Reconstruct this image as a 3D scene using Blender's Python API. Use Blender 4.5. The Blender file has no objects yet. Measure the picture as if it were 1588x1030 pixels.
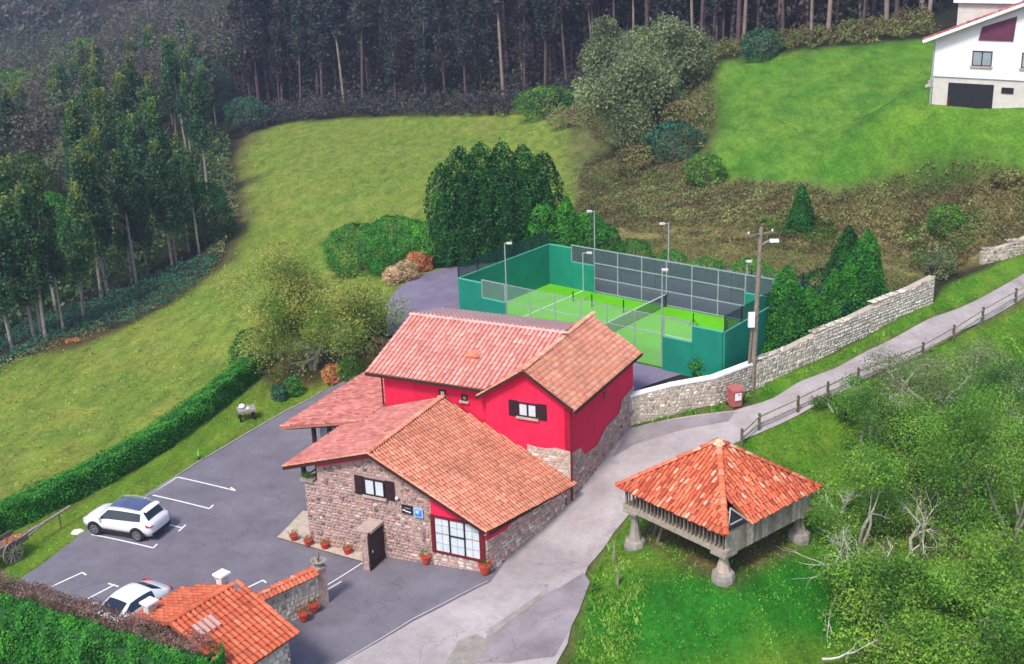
import bpy, math, random
import numpy as np
random.seed(7)
from mathutils import Matrix, Vector

# ------------------------------------------------------------------ camera, sky, sun, exposure
SC = bpy.context.scene
CAM_H = 26.535; PITCH = math.radians(19.268); ROLL = math.radians(-2.08); FOC = 1885.5
UC, VC = 794.0, 515.0
cF = np.array([0, math.cos(PITCH), -math.sin(PITCH)]); r0 = np.array([1., 0, 0]); u0 = np.cross(r0, cF)
cR = math.cos(ROLL) * r0 + math.sin(ROLL) * u0
cU = -math.sin(ROLL) * r0 + math.cos(ROLL) * u0
CAMP = np.array([0, 0, CAM_H])
cam = bpy.data.cameras.new('camera'); camo = bpy.data.objects.new('camera', cam)
SC.collection.objects.link(camo)
cam.sensor_width = 36; cam.lens = FOC / 1588 * 36; cam.clip_end = 3000; cam.clip_start = 1
camo.matrix_world = Matrix(((cR[0], cU[0], -cF[0], 0), (cR[1], cU[1], -cF[1], 0), (cR[2], cU[2], -cF[2], CAM_H), (0, 0, 0, 1)))
SC.camera = camo
world = bpy.data.worlds.new('World'); SC.world = world; world.use_nodes = True
SUN_EL, SUN_AZ = math.radians(52), math.radians(-150)     # azimuth measured from +Y clockwise: behind-left of the camera
wn = world.node_tree; bg = wn.nodes['Background']
sky = wn.nodes.new('ShaderNodeTexSky'); sky.sky_type = 'NISHITA'; sky.sun_disc = False
sky.sun_elevation = SUN_EL; sky.sun_rotation = SUN_AZ; sky.dust_density = 2.0; sky.air_density = 1.0
wn.links.new(sky.outputs[0], bg.inputs[0]); bg.inputs[1].default_value = 0.10
sl = bpy.data.lights.new('sun', 'SUN'); sl.energy = 1.5; sl.angle = math.radians(11); sl.color = (1, 0.94, 0.86)
so = bpy.data.objects.new('sun', sl); SC.collection.objects.link(so)
sd = Vector((math.sin(SUN_AZ) * math.cos(SUN_EL), math.cos(SUN_AZ) * math.cos(SUN_EL), math.sin(SUN_EL)))
so.rotation_euler = sd.to_track_quat('Z', 'Y').to_euler(); so.location = (0, 0, 60)
SC.view_settings.view_transform = 'Standard'; SC.view_settings.look = 'None'
SC.view_settings.gamma = 1; SC.view_settings.exposure = 1.2; SC.view_settings.use_curve_mapping = False
SC.render.engine = 'CYCLES'; SC.cycles.max_bounces = 6; SC.cycles.transparent_max_bounces = 12

# ------------------------------------------------------------------ helpers
def ray(u, v):
    return (u - UC) / FOC * cR + (VC - v) / FOC * cU + cF
def atz(u, v, z):
    d = ray(u, v); t = (z - CAM_H) / d[2]
    return np.array([d[0] * t, d[1] * t, z])
HA = math.radians(-26.); HO = np.array([-1.6, 50.37]); HB = -3.9
hx = np.array([math.cos(HA), math.sin(HA)]); hy = np.array([-hx[1], hx[0]])
def h2w(x, y, z=0): q = HO + hx * x + hy * y; return np.array([q[0], q[1], z])
CO = np.array([-3.4, 78.14]); CA = math.atan2(65.5 - 78.14, 12.1 + 3.4)
def c2w(x, y, z=0):
    return np.array([CO[0] + math.cos(CA) * x - math.sin(CA) * y, CO[1] + math.sin(CA) * x + math.cos(CA) * y, z])

COL = SC.collection
def tag(o, label=None, cat=None, group=None, kind=None):
    if label: o['label'] = label
    if cat: o['category'] = cat
    if group: o['group'] = group
    if kind: o['kind'] = kind
    return o
def thing(name, label, cat, loc=(0, 0, 0), rz=0, group=None):
    o = bpy.data.objects.new(name, None); COL.objects.link(o)
    o.location = [float(a) for a in loc]; o.rotation_euler = (0, 0, rz); o.empty_display_size = 0.3
    return tag(o, label, cat, group)
def link(name, me, parent=None, loc=(0, 0, 0), mat4=None):
    o = bpy.data.objects.new(name, me); COL.objects.link(o)
    if parent: o.parent = parent
    if mat4 is not None: o.matrix_local = mat4
    else: o.location = [float(a) for a in loc]
    return o
def mesh_np(name, V, F4=None, F3=None, mats=(), tint=None, mi=None, smooth=False, NG=None):
    """numpy arrays -> mesh (quads F4, tris F3)"""
    me = bpy.data.meshes.new(name)
    V = np.asarray(V, dtype=np.float32).reshape(-1, 3)
    l4 = 0 if F4 is None else len(F4); l3 = 0 if F3 is None else len(F3)
    loops = []
    if l4: loops.append(np.asarray(F4, dtype=np.int32).ravel())
    if l3: loops.append(np.asarray(F3, dtype=np.int32).ravel())
    L = np.concatenate(loops)
    st = np.concatenate([np.arange(l4) * 4, l4 * 4 + np.arange(l3) * 3]).astype(np.int32)
    me.vertices.add(len(V)); me.vertices.foreach_set('co', V.ravel())
    me.loops.add(len(L)); me.loops.foreach_set('vertex_index', L)
    me.polygons.add(l4 + l3); me.polygons.foreach_set('loop_start', st)
    for m in mats: me.materials.append(m)
    if mi is not None: me.polygons.foreach_set('material_index', np.asarray(mi, dtype=np.int32))
    me.update(calc_edges=True)
    if tint is not None:
        a = me.attributes.new('tint', 'FLOAT', 'FACE'); a.data.foreach_set('value', np.asarray(tint, dtype=np.float32))
    if smooth: me.polygons.foreach_set('use_smooth', np.ones(l4 + l3, dtype=bool))
    me.validate()
    return me

class MB:
    """collects simple solids and builds ONE mesh object"""
    def __init__(s): s.v = []; s.f = []; s.m = []; s.t = []
    def add(s, vs, fs, m=0, t=.5):
        b = len(s.v); s.v += [tuple(float(c) for c in v) for v in vs]
        for f in fs: s.f.append([b + i for i in f]); s.m.append(m); s.t.append(t)
        return s
    def box(s, x0, x1, y0, y1, z0, z1, m=0, t=.5):
        return s.add([(x0, y0, z0), (x1, y0, z0), (x1, y1, z0), (x0, y1, z0), (x0, y0, z1), (x1, y0, z1), (x1, y1, z1), (x0, y1, z1)],
                     [(0, 3, 2, 1), (4, 5, 6, 7), (0, 1, 5, 4), (1, 2, 6, 5), (2, 3, 7, 6), (3, 0, 4, 7)], m, t)
    def beam(s, p, q, w, h=None, m=0, t=.5, up=(0, 0, 1)):
        h = h or w; p = np.array(p, float); q = np.array(q, float); d = q - p; d /= np.linalg.norm(d)
        up = np.array(up, float)
        if abs(d @ up) > .98: up = np.array([1., 0, 0])
        a = np.cross(d, up); a /= np.linalg.norm(a); b = np.cross(a, d)
        vs = [c + a * sx * w / 2 + b * sy * h / 2 for c in (p, q) for sx, sy in ((-1, -1), (1, -1), (1, 1), (-1, 1))]
        return s.add(vs, [(0, 1, 2, 3), (7, 6, 5, 4), (0, 4, 5, 1), (1, 5, 6, 2), (2, 6, 7, 3), (3, 7, 4, 0)], m, t)
    def tube(s, pts, rs, n=6, m=0, t=.5, cap=True):
        pts = [np.array(p, float) for p in pts]
        if not hasattr(rs, '__len__'): rs = [rs] * len(pts)
        rings = []; a = None
        for i, p in enumerate(pts):
            d = pts[min(i + 1, len(pts) - 1)] - pts[max(i - 1, 0)]; d = d / (np.linalg.norm(d) + 1e-9)
            if a is None: a = np.cross(d, [0.3, .2, 1]) if abs(d[2]) < .95 else np.cross(d, [1, .1, 0])
            a = a - d * (a @ d); a = a / (np.linalg.norm(a) + 1e-9); b = np.cross(d, a)
            rings.append([p + rs[i] * (math.cos(k * 2 * math.pi / n) * a + math.sin(k * 2 * math.pi / n) * b) for k in range(n)])
        vs = [v for r in rings for v in r]; fs = []
        for i in range(len(pts) - 1):
            for k in range(n): fs.append((i * n + k, i * n + (k + 1) % n, (i + 1) * n + (k + 1) % n, (i + 1) * n + k))
        if cap: fs += [tuple(range(n))[::-1], tuple((len(pts) - 1) * n + k for k in range(n))]
        return s.add(vs, fs, m, t)
    def lathe(s, prof, c=(0, 0, 0), n=12, m=0, t=.5):
        vs = [(c[0] + r * math.cos(k * 2 * math.pi / n), c[1] + r * math.sin(k * 2 * math.pi / n), c[2] + z) for r, z in prof for k in range(n)]
        fs = [(i * n + k, i * n + (k + 1) % n, (i + 1) * n + (k + 1) % n, (i + 1) * n + k) for i in range(len(prof) - 1) for k in range(n)]
        fs += [tuple(range(n))[::-1], tuple((len(prof) - 1) * n + k for k in range(n))]
        return s.add(vs, fs, m, t)
    def prism(s, poly, off, m=0, t=.5):
        """3-D polygon extruded by vector off"""
        n = len(poly); off = np.array(off, float); vs = [np.array(p, float) for p in poly]; vs += [p + off for p in vs]
        fs = [tuple(range(n)), tuple(range(n, 2 * n))[::-1]] + [(k, k + n, (k + 1) % n + n, (k + 1) % n) for k in range(n)]
        return s.add(vs, fs, m, t)
    def xform(s, M):
        M = np.array(M); s.v = [tuple(M[:3, :3] @ np.array(v) + M[:3, 3]) for v in s.v]; return s
    def mesh(s, name, mats, origin=None, smooth=False):
        me = bpy.data.meshes.new(name)
        o = np.array(origin if origin is not None else (0, 0, 0), float)
        me.from_pydata([tuple(np.array(v) - o) for v in s.v], [], s.f)
        for m_ in (mats if isinstance(mats, (list, tuple)) else [mats]): me.materials.append(m_)
        me.polygons.foreach_set('material_index', np.array(s.m, dtype=np.int32))
        a = me.attributes.new('tint', 'FLOAT', 'FACE'); a.data.foreach_set('value', np.array(s.t, dtype=np.float32))
        if smooth: me.polygons.foreach_set('use_smooth', np.ones(len(s.f), dtype=bool))
        me.update()
        import bmesh
        bm = bmesh.new(); bm.from_mesh(me); bmesh.ops.recalc_face_normals(bm, faces=bm.faces[:]); bm.to_mesh(me); bm.free()
        return me
    def build(s, name, mats, parent=None, origin=None, smooth=False):
        return link(name, s.mesh(name, mats, origin, smooth), parent, origin if origin is not None else (0, 0, 0))

# ------------------------------------------------------------------ materials
def nt(name, rough=.8, spec=.3):
    m = bpy.data.materials.new(name); m.use_nodes = True; t = m.node_tree
    b = t.nodes['Principled BSDF']; b.inputs['Roughness'].default_value = rough
    b.inputs['Specular IOR Level'].default_value = spec
    return m, t, b
def N(t, kind, **kw):
    n = t.nodes.new(kind)
    for k, v in kw.items():
        if k.startswith('i_'): n.inputs[k[2:].replace('_', ' ')].default_value = v
        else: setattr(n, k, v)
    return n
def ramp(t, fac, stops):
    r = t.nodes.new('ShaderNodeValToRGB'); e = r.color_ramp.elements
    while len(e) < len(stops): e.new(.5)
    for i, (p, c) in enumerate(stops): e[i].position = p; e[i].color = (*c, 1)
    t.links.new(fac, r.inputs[0]); return r.outputs[0]
def mixc(t, fac, a, b, mode='MIX'):
    m = t.nodes.new('ShaderNodeMix'); m.data_type = 'RGBA'; m.blend_type = mode
    for s, v in ((0, fac), (6, a), (7, b)):
        if isinstance(v, bpy.types.NodeSocket): t.links.new(v, m.inputs[s])
        else: m.inputs[s].default_value = v if s == 0 else ((*v, 1) if len(v) == 3 else v)
    return m.outputs[2]
def noise(t, scale, detail=4, rough=.6, vec=None, dist=0):
    n = N(t, 'ShaderNodeTexNoise'); n.inputs['Scale'].default_value = scale; n.inputs['Detail'].default_value = detail
    n.inputs['Roughness'].default_value = rough; n.inputs['Distortion'].default_value = dist
    if vec is None: vec = t.nodes.new('ShaderNodeTexCoord').outputs['Object']
    t.links.new(vec, n.inputs['Vector']); return n.outputs[0]
def gcoord(t): return t.nodes.new('ShaderNodeNewGeometry').outputs['Position']
def bump(t, b, h, strength=.4, dist=.02):
    n = t.nodes.new('ShaderNodeBump'); n.inputs['Strength'].default_value = strength; n.inputs['Distance'].default_value = dist
    t.links.new(h, n.inputs['Height']); t.links.new(n.outputs[0], b.inputs['Normal'])
def sm(c, f): return tuple(min(1, max(0, x * f)) for x in c)

def plain(name, col, rough=.7, var=.18, scale=3, spec=.3, metal=0, bumps=.0):
    m, t, b = nt(name, rough, spec)
    p = gcoord(t); n = noise(t, scale, 5, .65, p)
    t.links.new(ramp(t, n, [(.3, sm(col, 1 - var)), (.7, sm(col, 1 + var))]), b.inputs['Base Color'])
    b.inputs['Metallic'].default_value = metal
    if bumps: bump(t, b, noise(t, scale * 6, 4, .6, p), bumps)
    return m
def tinted(name, stops, rough=.8, nvar=.25, nscale=1.5, obj=True, bumps=.3, spec=.25):
    """colour from the per-face tint, grain from noise"""
    m, t, b = nt(name, rough, spec)
    at_ = N(t, 'ShaderNodeAttribute', attribute_name='tint')
    fac = at_.outputs['Fac']
    if obj:
        oi = t.nodes.new('ShaderNodeObjectInfo')
        a = N(t, 'ShaderNodeMath', operation='MULTIPLY_ADD'); t.links.new(oi.outputs['Random'], a.inputs[0]); a.inputs[1].default_value = .22; a.inputs[2].default_value = -.11
        s = N(t, 'ShaderNodeMath', operation='ADD'); t.links.new(fac, s.inputs[0]); t.links.new(a.outputs[0], s.inputs[1]); fac = s.outputs[0]
    c = ramp(t, fac, stops); p = gcoord(t)
    n = noise(t, nscale, 5, .65, p)
    g = ramp(t, n, [(.3, (1 - nvar,) * 3), (.7, (1 + nvar,) * 3)])
    t.links.new(mixc(t, 1., c, g, 'MULTIPLY'), b.inputs['Base Color'])
    if bumps: bump(t, b, noise(t, 14, 4, .6, p), bumps)
    return m
LEAF = 1.55
def leafmat(name, stops, nvar=.3, nscale=.5, trans=.38):
    stops = [(p_, sm(c_, LEAF)) for p_, c_ in stops]
    m, t, b = nt(name, .55, .35)
    at_ = N(t, 'ShaderNodeAttribute', attribute_name='tint'); oi = t.nodes.new('ShaderNodeObjectInfo')
    a = N(t, 'ShaderNodeMath', operation='MULTIPLY_ADD'); t.links.new(oi.outputs['Random'], a.inputs[0]); a.inputs[1].default_value = .3; a.inputs[2].default_value = -.15
    s = N(t, 'ShaderNodeMath', operation='ADD'); t.links.new(at_.outputs['Fac'], s.inputs[0]); t.links.new(a.outputs[0], s.inputs[1])
    c = ramp(t, s.outputs[0], stops)
    g = ramp(t, noise(t, nscale, 3, .6, gcoord(t)), [(.3, (1 - nvar,) * 3), (.7, (1 + nvar,) * 3)])
    c = mixc(t, 1., c, g, 'MULTIPLY'); t.links.new(c, b.inputs['Base Color'])
    tr = t.nodes.new('ShaderNodeBsdfTranslucent'); t.links.new(c, tr.inputs[0])
    mx = t.nodes.new('ShaderNodeMixShader'); mx.inputs[0].default_value = trans
    t.links.new(b.outputs[0], mx.inputs[1]); t.links.new(tr.outputs[0], mx.inputs[2])
    t.links.new(mx.outputs[0], t.nodes['Material Output'].inputs[0])
    return m
def meshmat(name, col, cover):
    """fine wire netting too thin to model wire by wire: partly see-through"""
    m, t, b = nt(name, .6, .3); b.inputs['Base Color'].default_value = (*col, 1)
    tr = t.nodes.new('ShaderNodeBsdfTransparent'); mx = t.nodes.new('ShaderNodeMixShader'); mx.inputs[0].default_value = cover
    t.links.new(tr.outputs[0], mx.inputs[1]); t.links.new(b.outputs[0], mx.inputs[2]); t.links.new(mx.outputs[0], t.nodes['Material Output'].inputs[0])
    return m

M = {}
def redmat():
    m, t, b = nt('red_render', .8, .2); p = gcoord(t)
    mp = N(t, 'ShaderNodeMapping'); mp.inputs['Scale'].default_value = (3.2, 3.2, .28); t.links.new(p, mp.inputs[0])
    s = ramp(t, noise(t, 1.0, 5, .65, mp.outputs[0]), [(.3, (.90, .88, .9)), (.55, (1, 1, 1)), (.8, (1.03, 1.2, 1.12))])
    c = ramp(t, noise(t, .7, 5, .6, p), [(.3, (.70, .015, .062)), (.7, (.80, .026, .09))])
    t.links.new(mixc(t, 1., c, s, 'MULTIPLY'), b.inputs['Base Color']); bump(t, b, noise(t, 18, 4, .6, p), .15); return m
M['red'] = redmat()
M['darkred'] = plain('dark_red_wood', (.16, .012, .018), .5, .2, 4)
M['mortar'] = plain('mortar', (.42, .29, .26), .95, .25, 4, .1, bumps=.3)
M['palemortar'] = plain('pale_mortar', (.50, .42, .34), .95, .2, 4, .1, bumps=.3)
M['stone'] = tinted('facade_stone', [(0, (.13, .075, .07)), (.18, (.30, .16, .15)), (.32, (.30, .25, .23)), (.46, (.50, .29, .27)), (.6, (.40, .33, .26)), (.74, (.58, .36, .32)), (.88, (.50, .45, .40)), (1, (.70, .60, .52))], .9, .25, 3.0)
M['wallstone'] = tinted('field_stone', [(0, (.16, .14, .13)), (.3, (.32, .27, .23)), (.6, (.48, .42, .36)), (1, (.72, .66, .58))], .9, .3, 2.5)
M['tile_pink'] = tinted('pink_roof_tile', [(0, (.36, .10, .075)), (.4, (.60, .215, .18)), (.7, (.72, .32, .28)), (1, (.80, .44, .38))], .75, .16, .8)
M['tile_old'] = tinted('weathered_roof_tile', [(0, (.34, .12, .07)), (.4, (.60, .22, .135)), (.7, (.70, .29, .19)), (1, (.76, .40, .29))], .8, .2, .7)
M['tile_orange'] = tinted('orange_roof_tile', [(0, (.38, .06, .028)), (.4, (.62, .13, .06)), (.75, (.72, .2, .10)), (1, (.80, .46, .32))], .75, .25, 1.2)
M['tile_smooth'] = tinted('lightened_back_tile', [(0, (.60, .28, .24)), (.5, (.74, .42, .37)), (1, (.80, .50, .45))], .9, .08, .8, bumps=0, spec=.05)  # pink tile for the back slope, lightened to offset its dark shading
M['deck'] = plain('roof_channel_clay', (.30, .085, .05), .85, .3, 3)
M['deckpink'] = plain('roof_channel_pink', (.42, .15, .11), .85, .2, 3)
M['deck_lightened'] = plain('lightened_back_clay', (.66, .36, .31), .85, .15, 3)  # back slope channels, clay colour lightened against the shade between tiles
M['roofglass'] = plain('sky_reflecting_roof_glass', (.075, .09, .19), .12, .1, 1, .9)  # dark glass; the blue of the reflected sky is put into the base colour
M['eave'] = plain('dark_eave_timber', (.05, .018, .015), .7, .3, 5)
M['darkwood'] = plain('dark_stained_wood', (.035, .016, .02), .5, .3, 6)
M['oldwood'] = tinted('grey_weathered_wood', [(0, (.085, .065, .05)), (.5, (.23, .185, .145)), (1, (.46, .40, .33))], .9, .35, 5)
M['paleconc'] = plain('pale_concrete', (.62, .58, .54), .9, .12, 1.5)
M['conc'] = plain('grey_concrete', (.30, .27, .24), .9, .25, 2)
M['bark'] = plain('pale_bark', (.40, .37, .30), .9, .3, 6, bumps=.4)
M['palebark'] = plain('silver_bark', (.55, .52, .45), .9, .2, 6)
M['barkdark'] = plain('brown_bark', (.12, .09, .065), .9, .3, 5)
M['barkfar'] = plain('forest_bark', (.105, .068, .070), .9, .3, 1)
M['plum'] = plain('plum_shutter', (.13, .035, .075), .5, .15, 2)
M['barkmid'] = plain('pale_forest_bark', (.25, .19, .17), .9, .3, 1)
M['glass'] = plain('window_glass', (.30, .36, .40), .08, .15, 1, .8)
M['skytile'] = plain('clear_roof_tile', (.50, .40, .38), .4, .15, 4)
M['barkwood'] = plain('eucalyptus_bark', (.27, .24, .20), .9, .3, 3)
M['curtain'] = plain('white_curtain_behind_glass', (.62, .68, .72), .25, .12, 5, .6)
M['darkglass'] = plain('dark_glass', (.012, .015, .03), .06, .1, 1, .9)
M['white'] = plain('white_paint', (.82, .82, .84), .6, .03, 1)
M['carwhite'] = plain('white_car_paint', (.86, .87, .90), .22, .01, 1, .6)
M['tyre'] = plain('black_rubber', (.02, .02, .022), .85, .1, 5)
M['alloy'] = plain('alloy', (.42, .42, .46), .35, .1, 5, .5, .8)
M['black'] = plain('black_plastic', (.02, .02, .025), .5, .1, 3)
M['tail'] = plain('red_lens', (.5, .02, .03), .2, .1, 3, .7)
M['steel'] = plain('galvanised_steel', (.42, .46, .50), .45, .12, 4, .5, .35)
M['greenpaint'] = plain('green_court_paint', (.008, .215, .145), .6, .16, .8)
M['greenedge'] = plain('pale_green_capping', (.10, .42, .30), .6, .08, 2)
M['turf'] = plain('green_court_turf', (.12, .46, .012), .95, .12, .35, .1)
M['line'] = plain('white_marking', (.78, .78, .78), .8, .12, 6)
M['netmesh'] = meshmat('grey_wire_netting', (.10, .125, .16), .42)
M['greenmesh'] = meshmat('dark_green_netting', (.012, .07, .065), .5)
M['nearmesh'] = meshmat('pale_wire_netting', (.40, .50, .46), .13)
M['terracotta'] = plain('terracotta', (.50, .07, .04), .8, .25, 8)
M['flowerred'] = leafmat('red_flowers', [(0, (.35, .01, .02)), (1, (.7, .03, .03))])
M['signblue'] = plain('blue_sign', (.05, .22, .62), .4, .05, 3)
M['signlight'] = plain('light_blue_sign', (.42, .60, .85), .4, .05, 3)
M['binred'] = plain('faded_red_plastic', (.46, .13, .12), .6, .1, 3)
M['stoneledge'] = plain('dressed_stone', (.48, .36, .31), .9, .15, 4)
# leaves
G = lambda *s: [(i / (len(s) - 1), c) for i, c in enumerate(s)]
M['lf_cyp'] = leafmat('cypress_foliage', G((.006, .04, .008), (.012, .085, .012), (.04, .17, .018)), .25, .8)
M['core'] = plain('dense_inner_foliage', (.02, .09, .018), .9, .4, 4)
M['lf_cypl'] = leafmat('young_cypress_foliage', G((.012, .08, .010), (.028, .17, .014), (.08, .28, .02)), .25, .8)
M['lf_hedge'] = leafmat('hedge_foliage', G((.014, .085, .012), (.030, .18, .018), (.10, .33, .03)), .2, .8)
M['lf_scrub'] = leafmat('bramble_foliage', G((.075, .06, .03), (.15, .11, .05), (.10, .14, .04), (.22, .21, .08)), .35, .25)
M['lf_brown'] = leafmat('dry_bramble_foliage', G((.11, .085, .04), (.21, .155, .08), (.13, .19, .05), (.33, .29, .15)), .35, .3)
M['lf_bush'] = leafmat('bush_foliage', G((.02, .07, .012), (.05, .15, .015), (.13, .26, .03)), .3, .6)
M['lf_tree'] = leafmat('tree_foliage', G((.038, .115, .012), (.105, .235, .024), (.24, .36, .05)), .35, .5)
M['lf_fig'] = leafmat('yellowing_foliage', G((.05, .10, .015), (.12, .19, .03), (.22, .27, .05), (.32, .26, .07)), .3, .6)
M['lf_willow'] = leafmat('grey_green_foliage', G((.075, .10, .05), (.14, .17, .08), (.21, .25, .11)), .3, .3)
M['lf_euc'] = leafmat('eucalyptus_foliage', G((.010, .040, .020), (.024, .078, .028), (.05, .12, .032), (.17, .19, .035)), .3, .12)
M['lf_far'] = leafmat('distant_forest_foliage', G((.013, .026, .030), (.028, .046, .038), (.066, .044, .048), (.044, .08, .034)), .35, .05)
M['lf_hill'] = leafmat('hazed_hillside_foliage', G((.030, .050, .045), (.05, .075, .055), (.10, .075, .065), (.075, .11, .05)), .35, .03)  # paler, bluer greens: part of the distance haze is in this colour
M['lf_purple'] = leafmat('forest_undergrowth', G((.03, .02, .028), (.06, .034, .042), (.028, .045, .028)), .3, .1)
M['lf_teal'] = leafmat('blue_green_bush', G((.014, .055, .035), (.03, .11, .065), (.06, .16, .06)), .3, .4)
M['lf_heath'] = leafmat('dry_flower_heads', G((.10, .045, .045), (.20, .10, .085), (.30, .2, .17)), .3, 1)
M['lf_grass'] = leafmat('grass_blades', G((.035, .12, .010), (.08, .22, .015), (.18, .30, .04)), .25, .5, .15)
M['lf_hydra'] = leafmat('orange_pink_flowers', G((.30, .09, .035), (.46, .19, .07), (.46, .31, .17)), .3, 1)
M['lf_hydrap'] = leafmat('pale_pink_flowers', G((.16, .20, .07), (.46, .30, .18), (.46, .40, .28)), .3, 1)
# ------------------------------------------------------------------ terrain
CTRL = [(60, 890, -3.5), (200, 820, -3.4), (280, 740, -3.3), (400, 800, -3.4), (475, 846, -3.6), (600, 866, -3.4), (755, 890, -3.1), (745, 905, -3.1), (505, 607, -2.9),
 (440, 700, -3.2), (500, 1020, -3.5), (620, 950, -3.4), (300, 960, -3.5), (884, 775, -2.3), (940, 700, -1.7), (972, 662, -1.3), (1060, 650, -.7), (1140, 625, -.35), (700, 1010, -3.5), (900, 900, -2.9),
 (860, 1020, -3.4), (1000, 740, -1.8), (1100, 665, -.9), (1250, 600, .05), (1350, 550, .5), (1450, 500, .95), (1588, 430, 1.7), (1588, 455, 1.3),
 (620, 470, -.1), (640, 430, -.05), (700, 420, 0), (760, 400, 0), (1050, 588, -.05), (1000, 610, -.4),
 (600, 520, -.7), (560, 560, -1.6),
 (0, 832, -3.8), (200, 735, -3.5), (400, 585, -3.1), (330, 640, -3.2), (440, 600, -3.0), (480, 568, -2.6),
 (100, 730, -4.2), (0, 750, -4.6), (250, 600, -4.8), (0, 640, -6.0), (60, 535, -6.8), (120, 530, -6.4), (250, 470, -6.2), (350, 410, -5.8), (380, 330, -5.6), (370, 240, -5.2), (400, 560, -3.6),
 (450, 188, -4.8), (600, 330, -3.2), (520, 400, -3.0), (680, 300, -2.2), (650, 182, -3.2), (850, 172, -1.5), (880, 250, -.9), (760, 250, -2.2), (500, 280, -4.2),
 (970, 235, .6), (900, 330, .1), (1040, 330, 1.2), (1100, 290, 2.4), (1160, 400, .5), (1230, 356, 1.9), (1300, 430, .6), (1450, 440, 1.2), (1400, 350, 2.2), (1530, 400, 2.0), (1588, 320, 4.6),
 (1300, 298, 3.9), (1450, 290, 4.9), (1090, 110, 8), (1090, 200, 4.4), (1200, 200, 6.4), (1300, 78, 11), (1450, 62, 12.6), (1588, 260, 7.0), (1350, 180, 8.2),
 (1180, 670, -1.0), (1280, 620, -.4), (1180, 610, -.3), (1330, 520, .45), (1445, 468, 1.0),
 (955, 850, -2.9), (1240, 900, -2.7), (1260, 720, -2.0), (930, 1020, -3.6), (1200, 1000, -3.4), (1400, 900, -3.6), (1588, 1000, -4), (1400, 700, -2.2), (1588, 560, -.6), (1588, 750, -2.8)]
P = [atz(*c) for c in CTRL]
P += [np.array(q, float) for q in ((9.38, 47.4, -2.05), (5.9, 51.3, -2.5), (13.0, 51.3, -2.0), (9.4, 55.2, -1.7), (9.4, 51.3, -2.15))]
P += [c2w(x, y) for x, y in ((5, 5), (0, 5), (5, 0), (5, 10), (15, 5), (15, 0), (15, 10), (-2, 0), (-2, 5), (3, -2), (8, -2), (2, 12), (10, 0), (0, 0), (20, 0), (20, 10), (0, 10), (10, 5), (10, 12), (21.5, 5), (-3, 10))]
P += [np.array(p, float) for p in ((34.2, 97.3, 10.3), (36.9, 94.6, 10.1), (39.9, 91.9, 10.2), (33.0, 99.5, 11.0), (44, 90, 10.2), (40, 103, 12), (33.2, 95.3, 9.6), (36, 92.5, 9.0), (-110, 80, -14), (-80, 110, -13), (-60, 140, -12), (-60, 180, -9), (-110, 190, -16), (-140, 130, -20), (-60, 230, -8), (-20, 230, 2), (20, 200, 9), (40, 170, 13), (60, 150, 15), (60, 110, 13.5), (50, 95, 9.5),
   (60, 200, 22), (20, 260, 20), (-30, 290, 10), (-110, 290, -14), (-60, 60, -6), (-50, 30, -5), (0, 20, -4.5), (50, 30, -5), (60, 60, -2), (60, 80, 3), (100, 100, 14), (110, 60, 6),
   (-200, 280, -22), (-250, 200, -26), (120, 200, 26), (100, 300, 40), (0, 340, 36), (-80, 350, -6), (-180, 380, 0), (-60, 430, 26), (-120, 480, 45), (-260, 420, 18), (-200, 520, 60), (0, 480, 70), (150, 450, 75), (-350, 350, 10), (-350, 550, 70), (-100, 620, 85), (250, 600, 100), (250, 300, 60), (-100, 0, -8), (100, 0, -6), (-350, 100, -20), (0, -60, -5), (250, 100, 30), (-350, 700, 100), (0, 700, 105), (250, 720, 120))]
P = np.array(P)
CX, CZ = P[:, :2] / 50., P[:, 2]
def tps(r2): return np.where(r2 > 1e-12, .5 * r2 * np.log(np.maximum(r2, 1e-12)), 0)
nP = len(CX); A_ = np.zeros((nP + 3, nP + 3))
A_[:nP, :nP] = tps(((CX[:, None] - CX[None]) ** 2).sum(-1)) + np.eye(nP) * 1e-4
A_[:nP, nP] = 1; A_[:nP, nP + 1:] = CX; A_[nP, :nP] = 1; A_[nP + 1:, :nP] = CX.T
W_ = np.linalg.solve(A_, np.concatenate([CZ, [0, 0, 0]]))
def hts(X, Y):
    X = np.asarray(X, float); Y = np.asarray(Y, float); sh = X.shape
    q = np.stack([X.ravel(), Y.ravel()], 1) / 50.
    out = np.empty(len(q))
    for i in range(0, len(q), 20000):
        k = q[i:i + 20000]; r2 = ((k[:, None] - CX[None]) ** 2).sum(-1)
        out[i:i + 20000] = tps(r2) @ W_[:nP] + W_[nP] + k @ W_[nP + 1:]
    return out.reshape(sh)
def hz(x, y): return float(hts(np.array([x]), np.array([y]))[0])
def at(u, v, dz=0.):
    """point on the terrain (raised by dz) seen at photo pixel u, v"""
    d = ray(u, v); T = np.linspace(25, 420, 400)
    p = CAMP + d[None] * T[:, None]; g = p[:, 2] - hts(p[:, 0], p[:, 1]) - dz
    i = np.argmax(g < 0)
    if g[i] >= 0: i = len(T) - 1
    t = T[i - 1] + (T[i] - T[i - 1]) * g[i - 1] / (g[i - 1] - g[i] + 1e-9)
    for _ in range(3):
        p = CAMP + d * t; gg = p[2] - hz(p[0], p[1]) - dz; t += gg / max(.05, -d[2]) * .8
    p = CAMP + d * t
    return np.array([p[0], p[1], hz(p[0], p[1]) + dz])
def wpoly(pts): return np.array([at(u, v)[:2] for u, v in pts])
def inpoly(px_, py_, poly):
    c = np.zeros(px_.shape, bool); n = len(poly); j = n - 1
    for i in range(n):
        xi, yi = poly[i]; xj, yj = poly[j]
        c ^= ((yi > py_) != (yj > py_)) & (px_ < (xj - xi) * (py_ - yi) / (yj - yi + 1e-12) + xi); j = i
    return c
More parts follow.
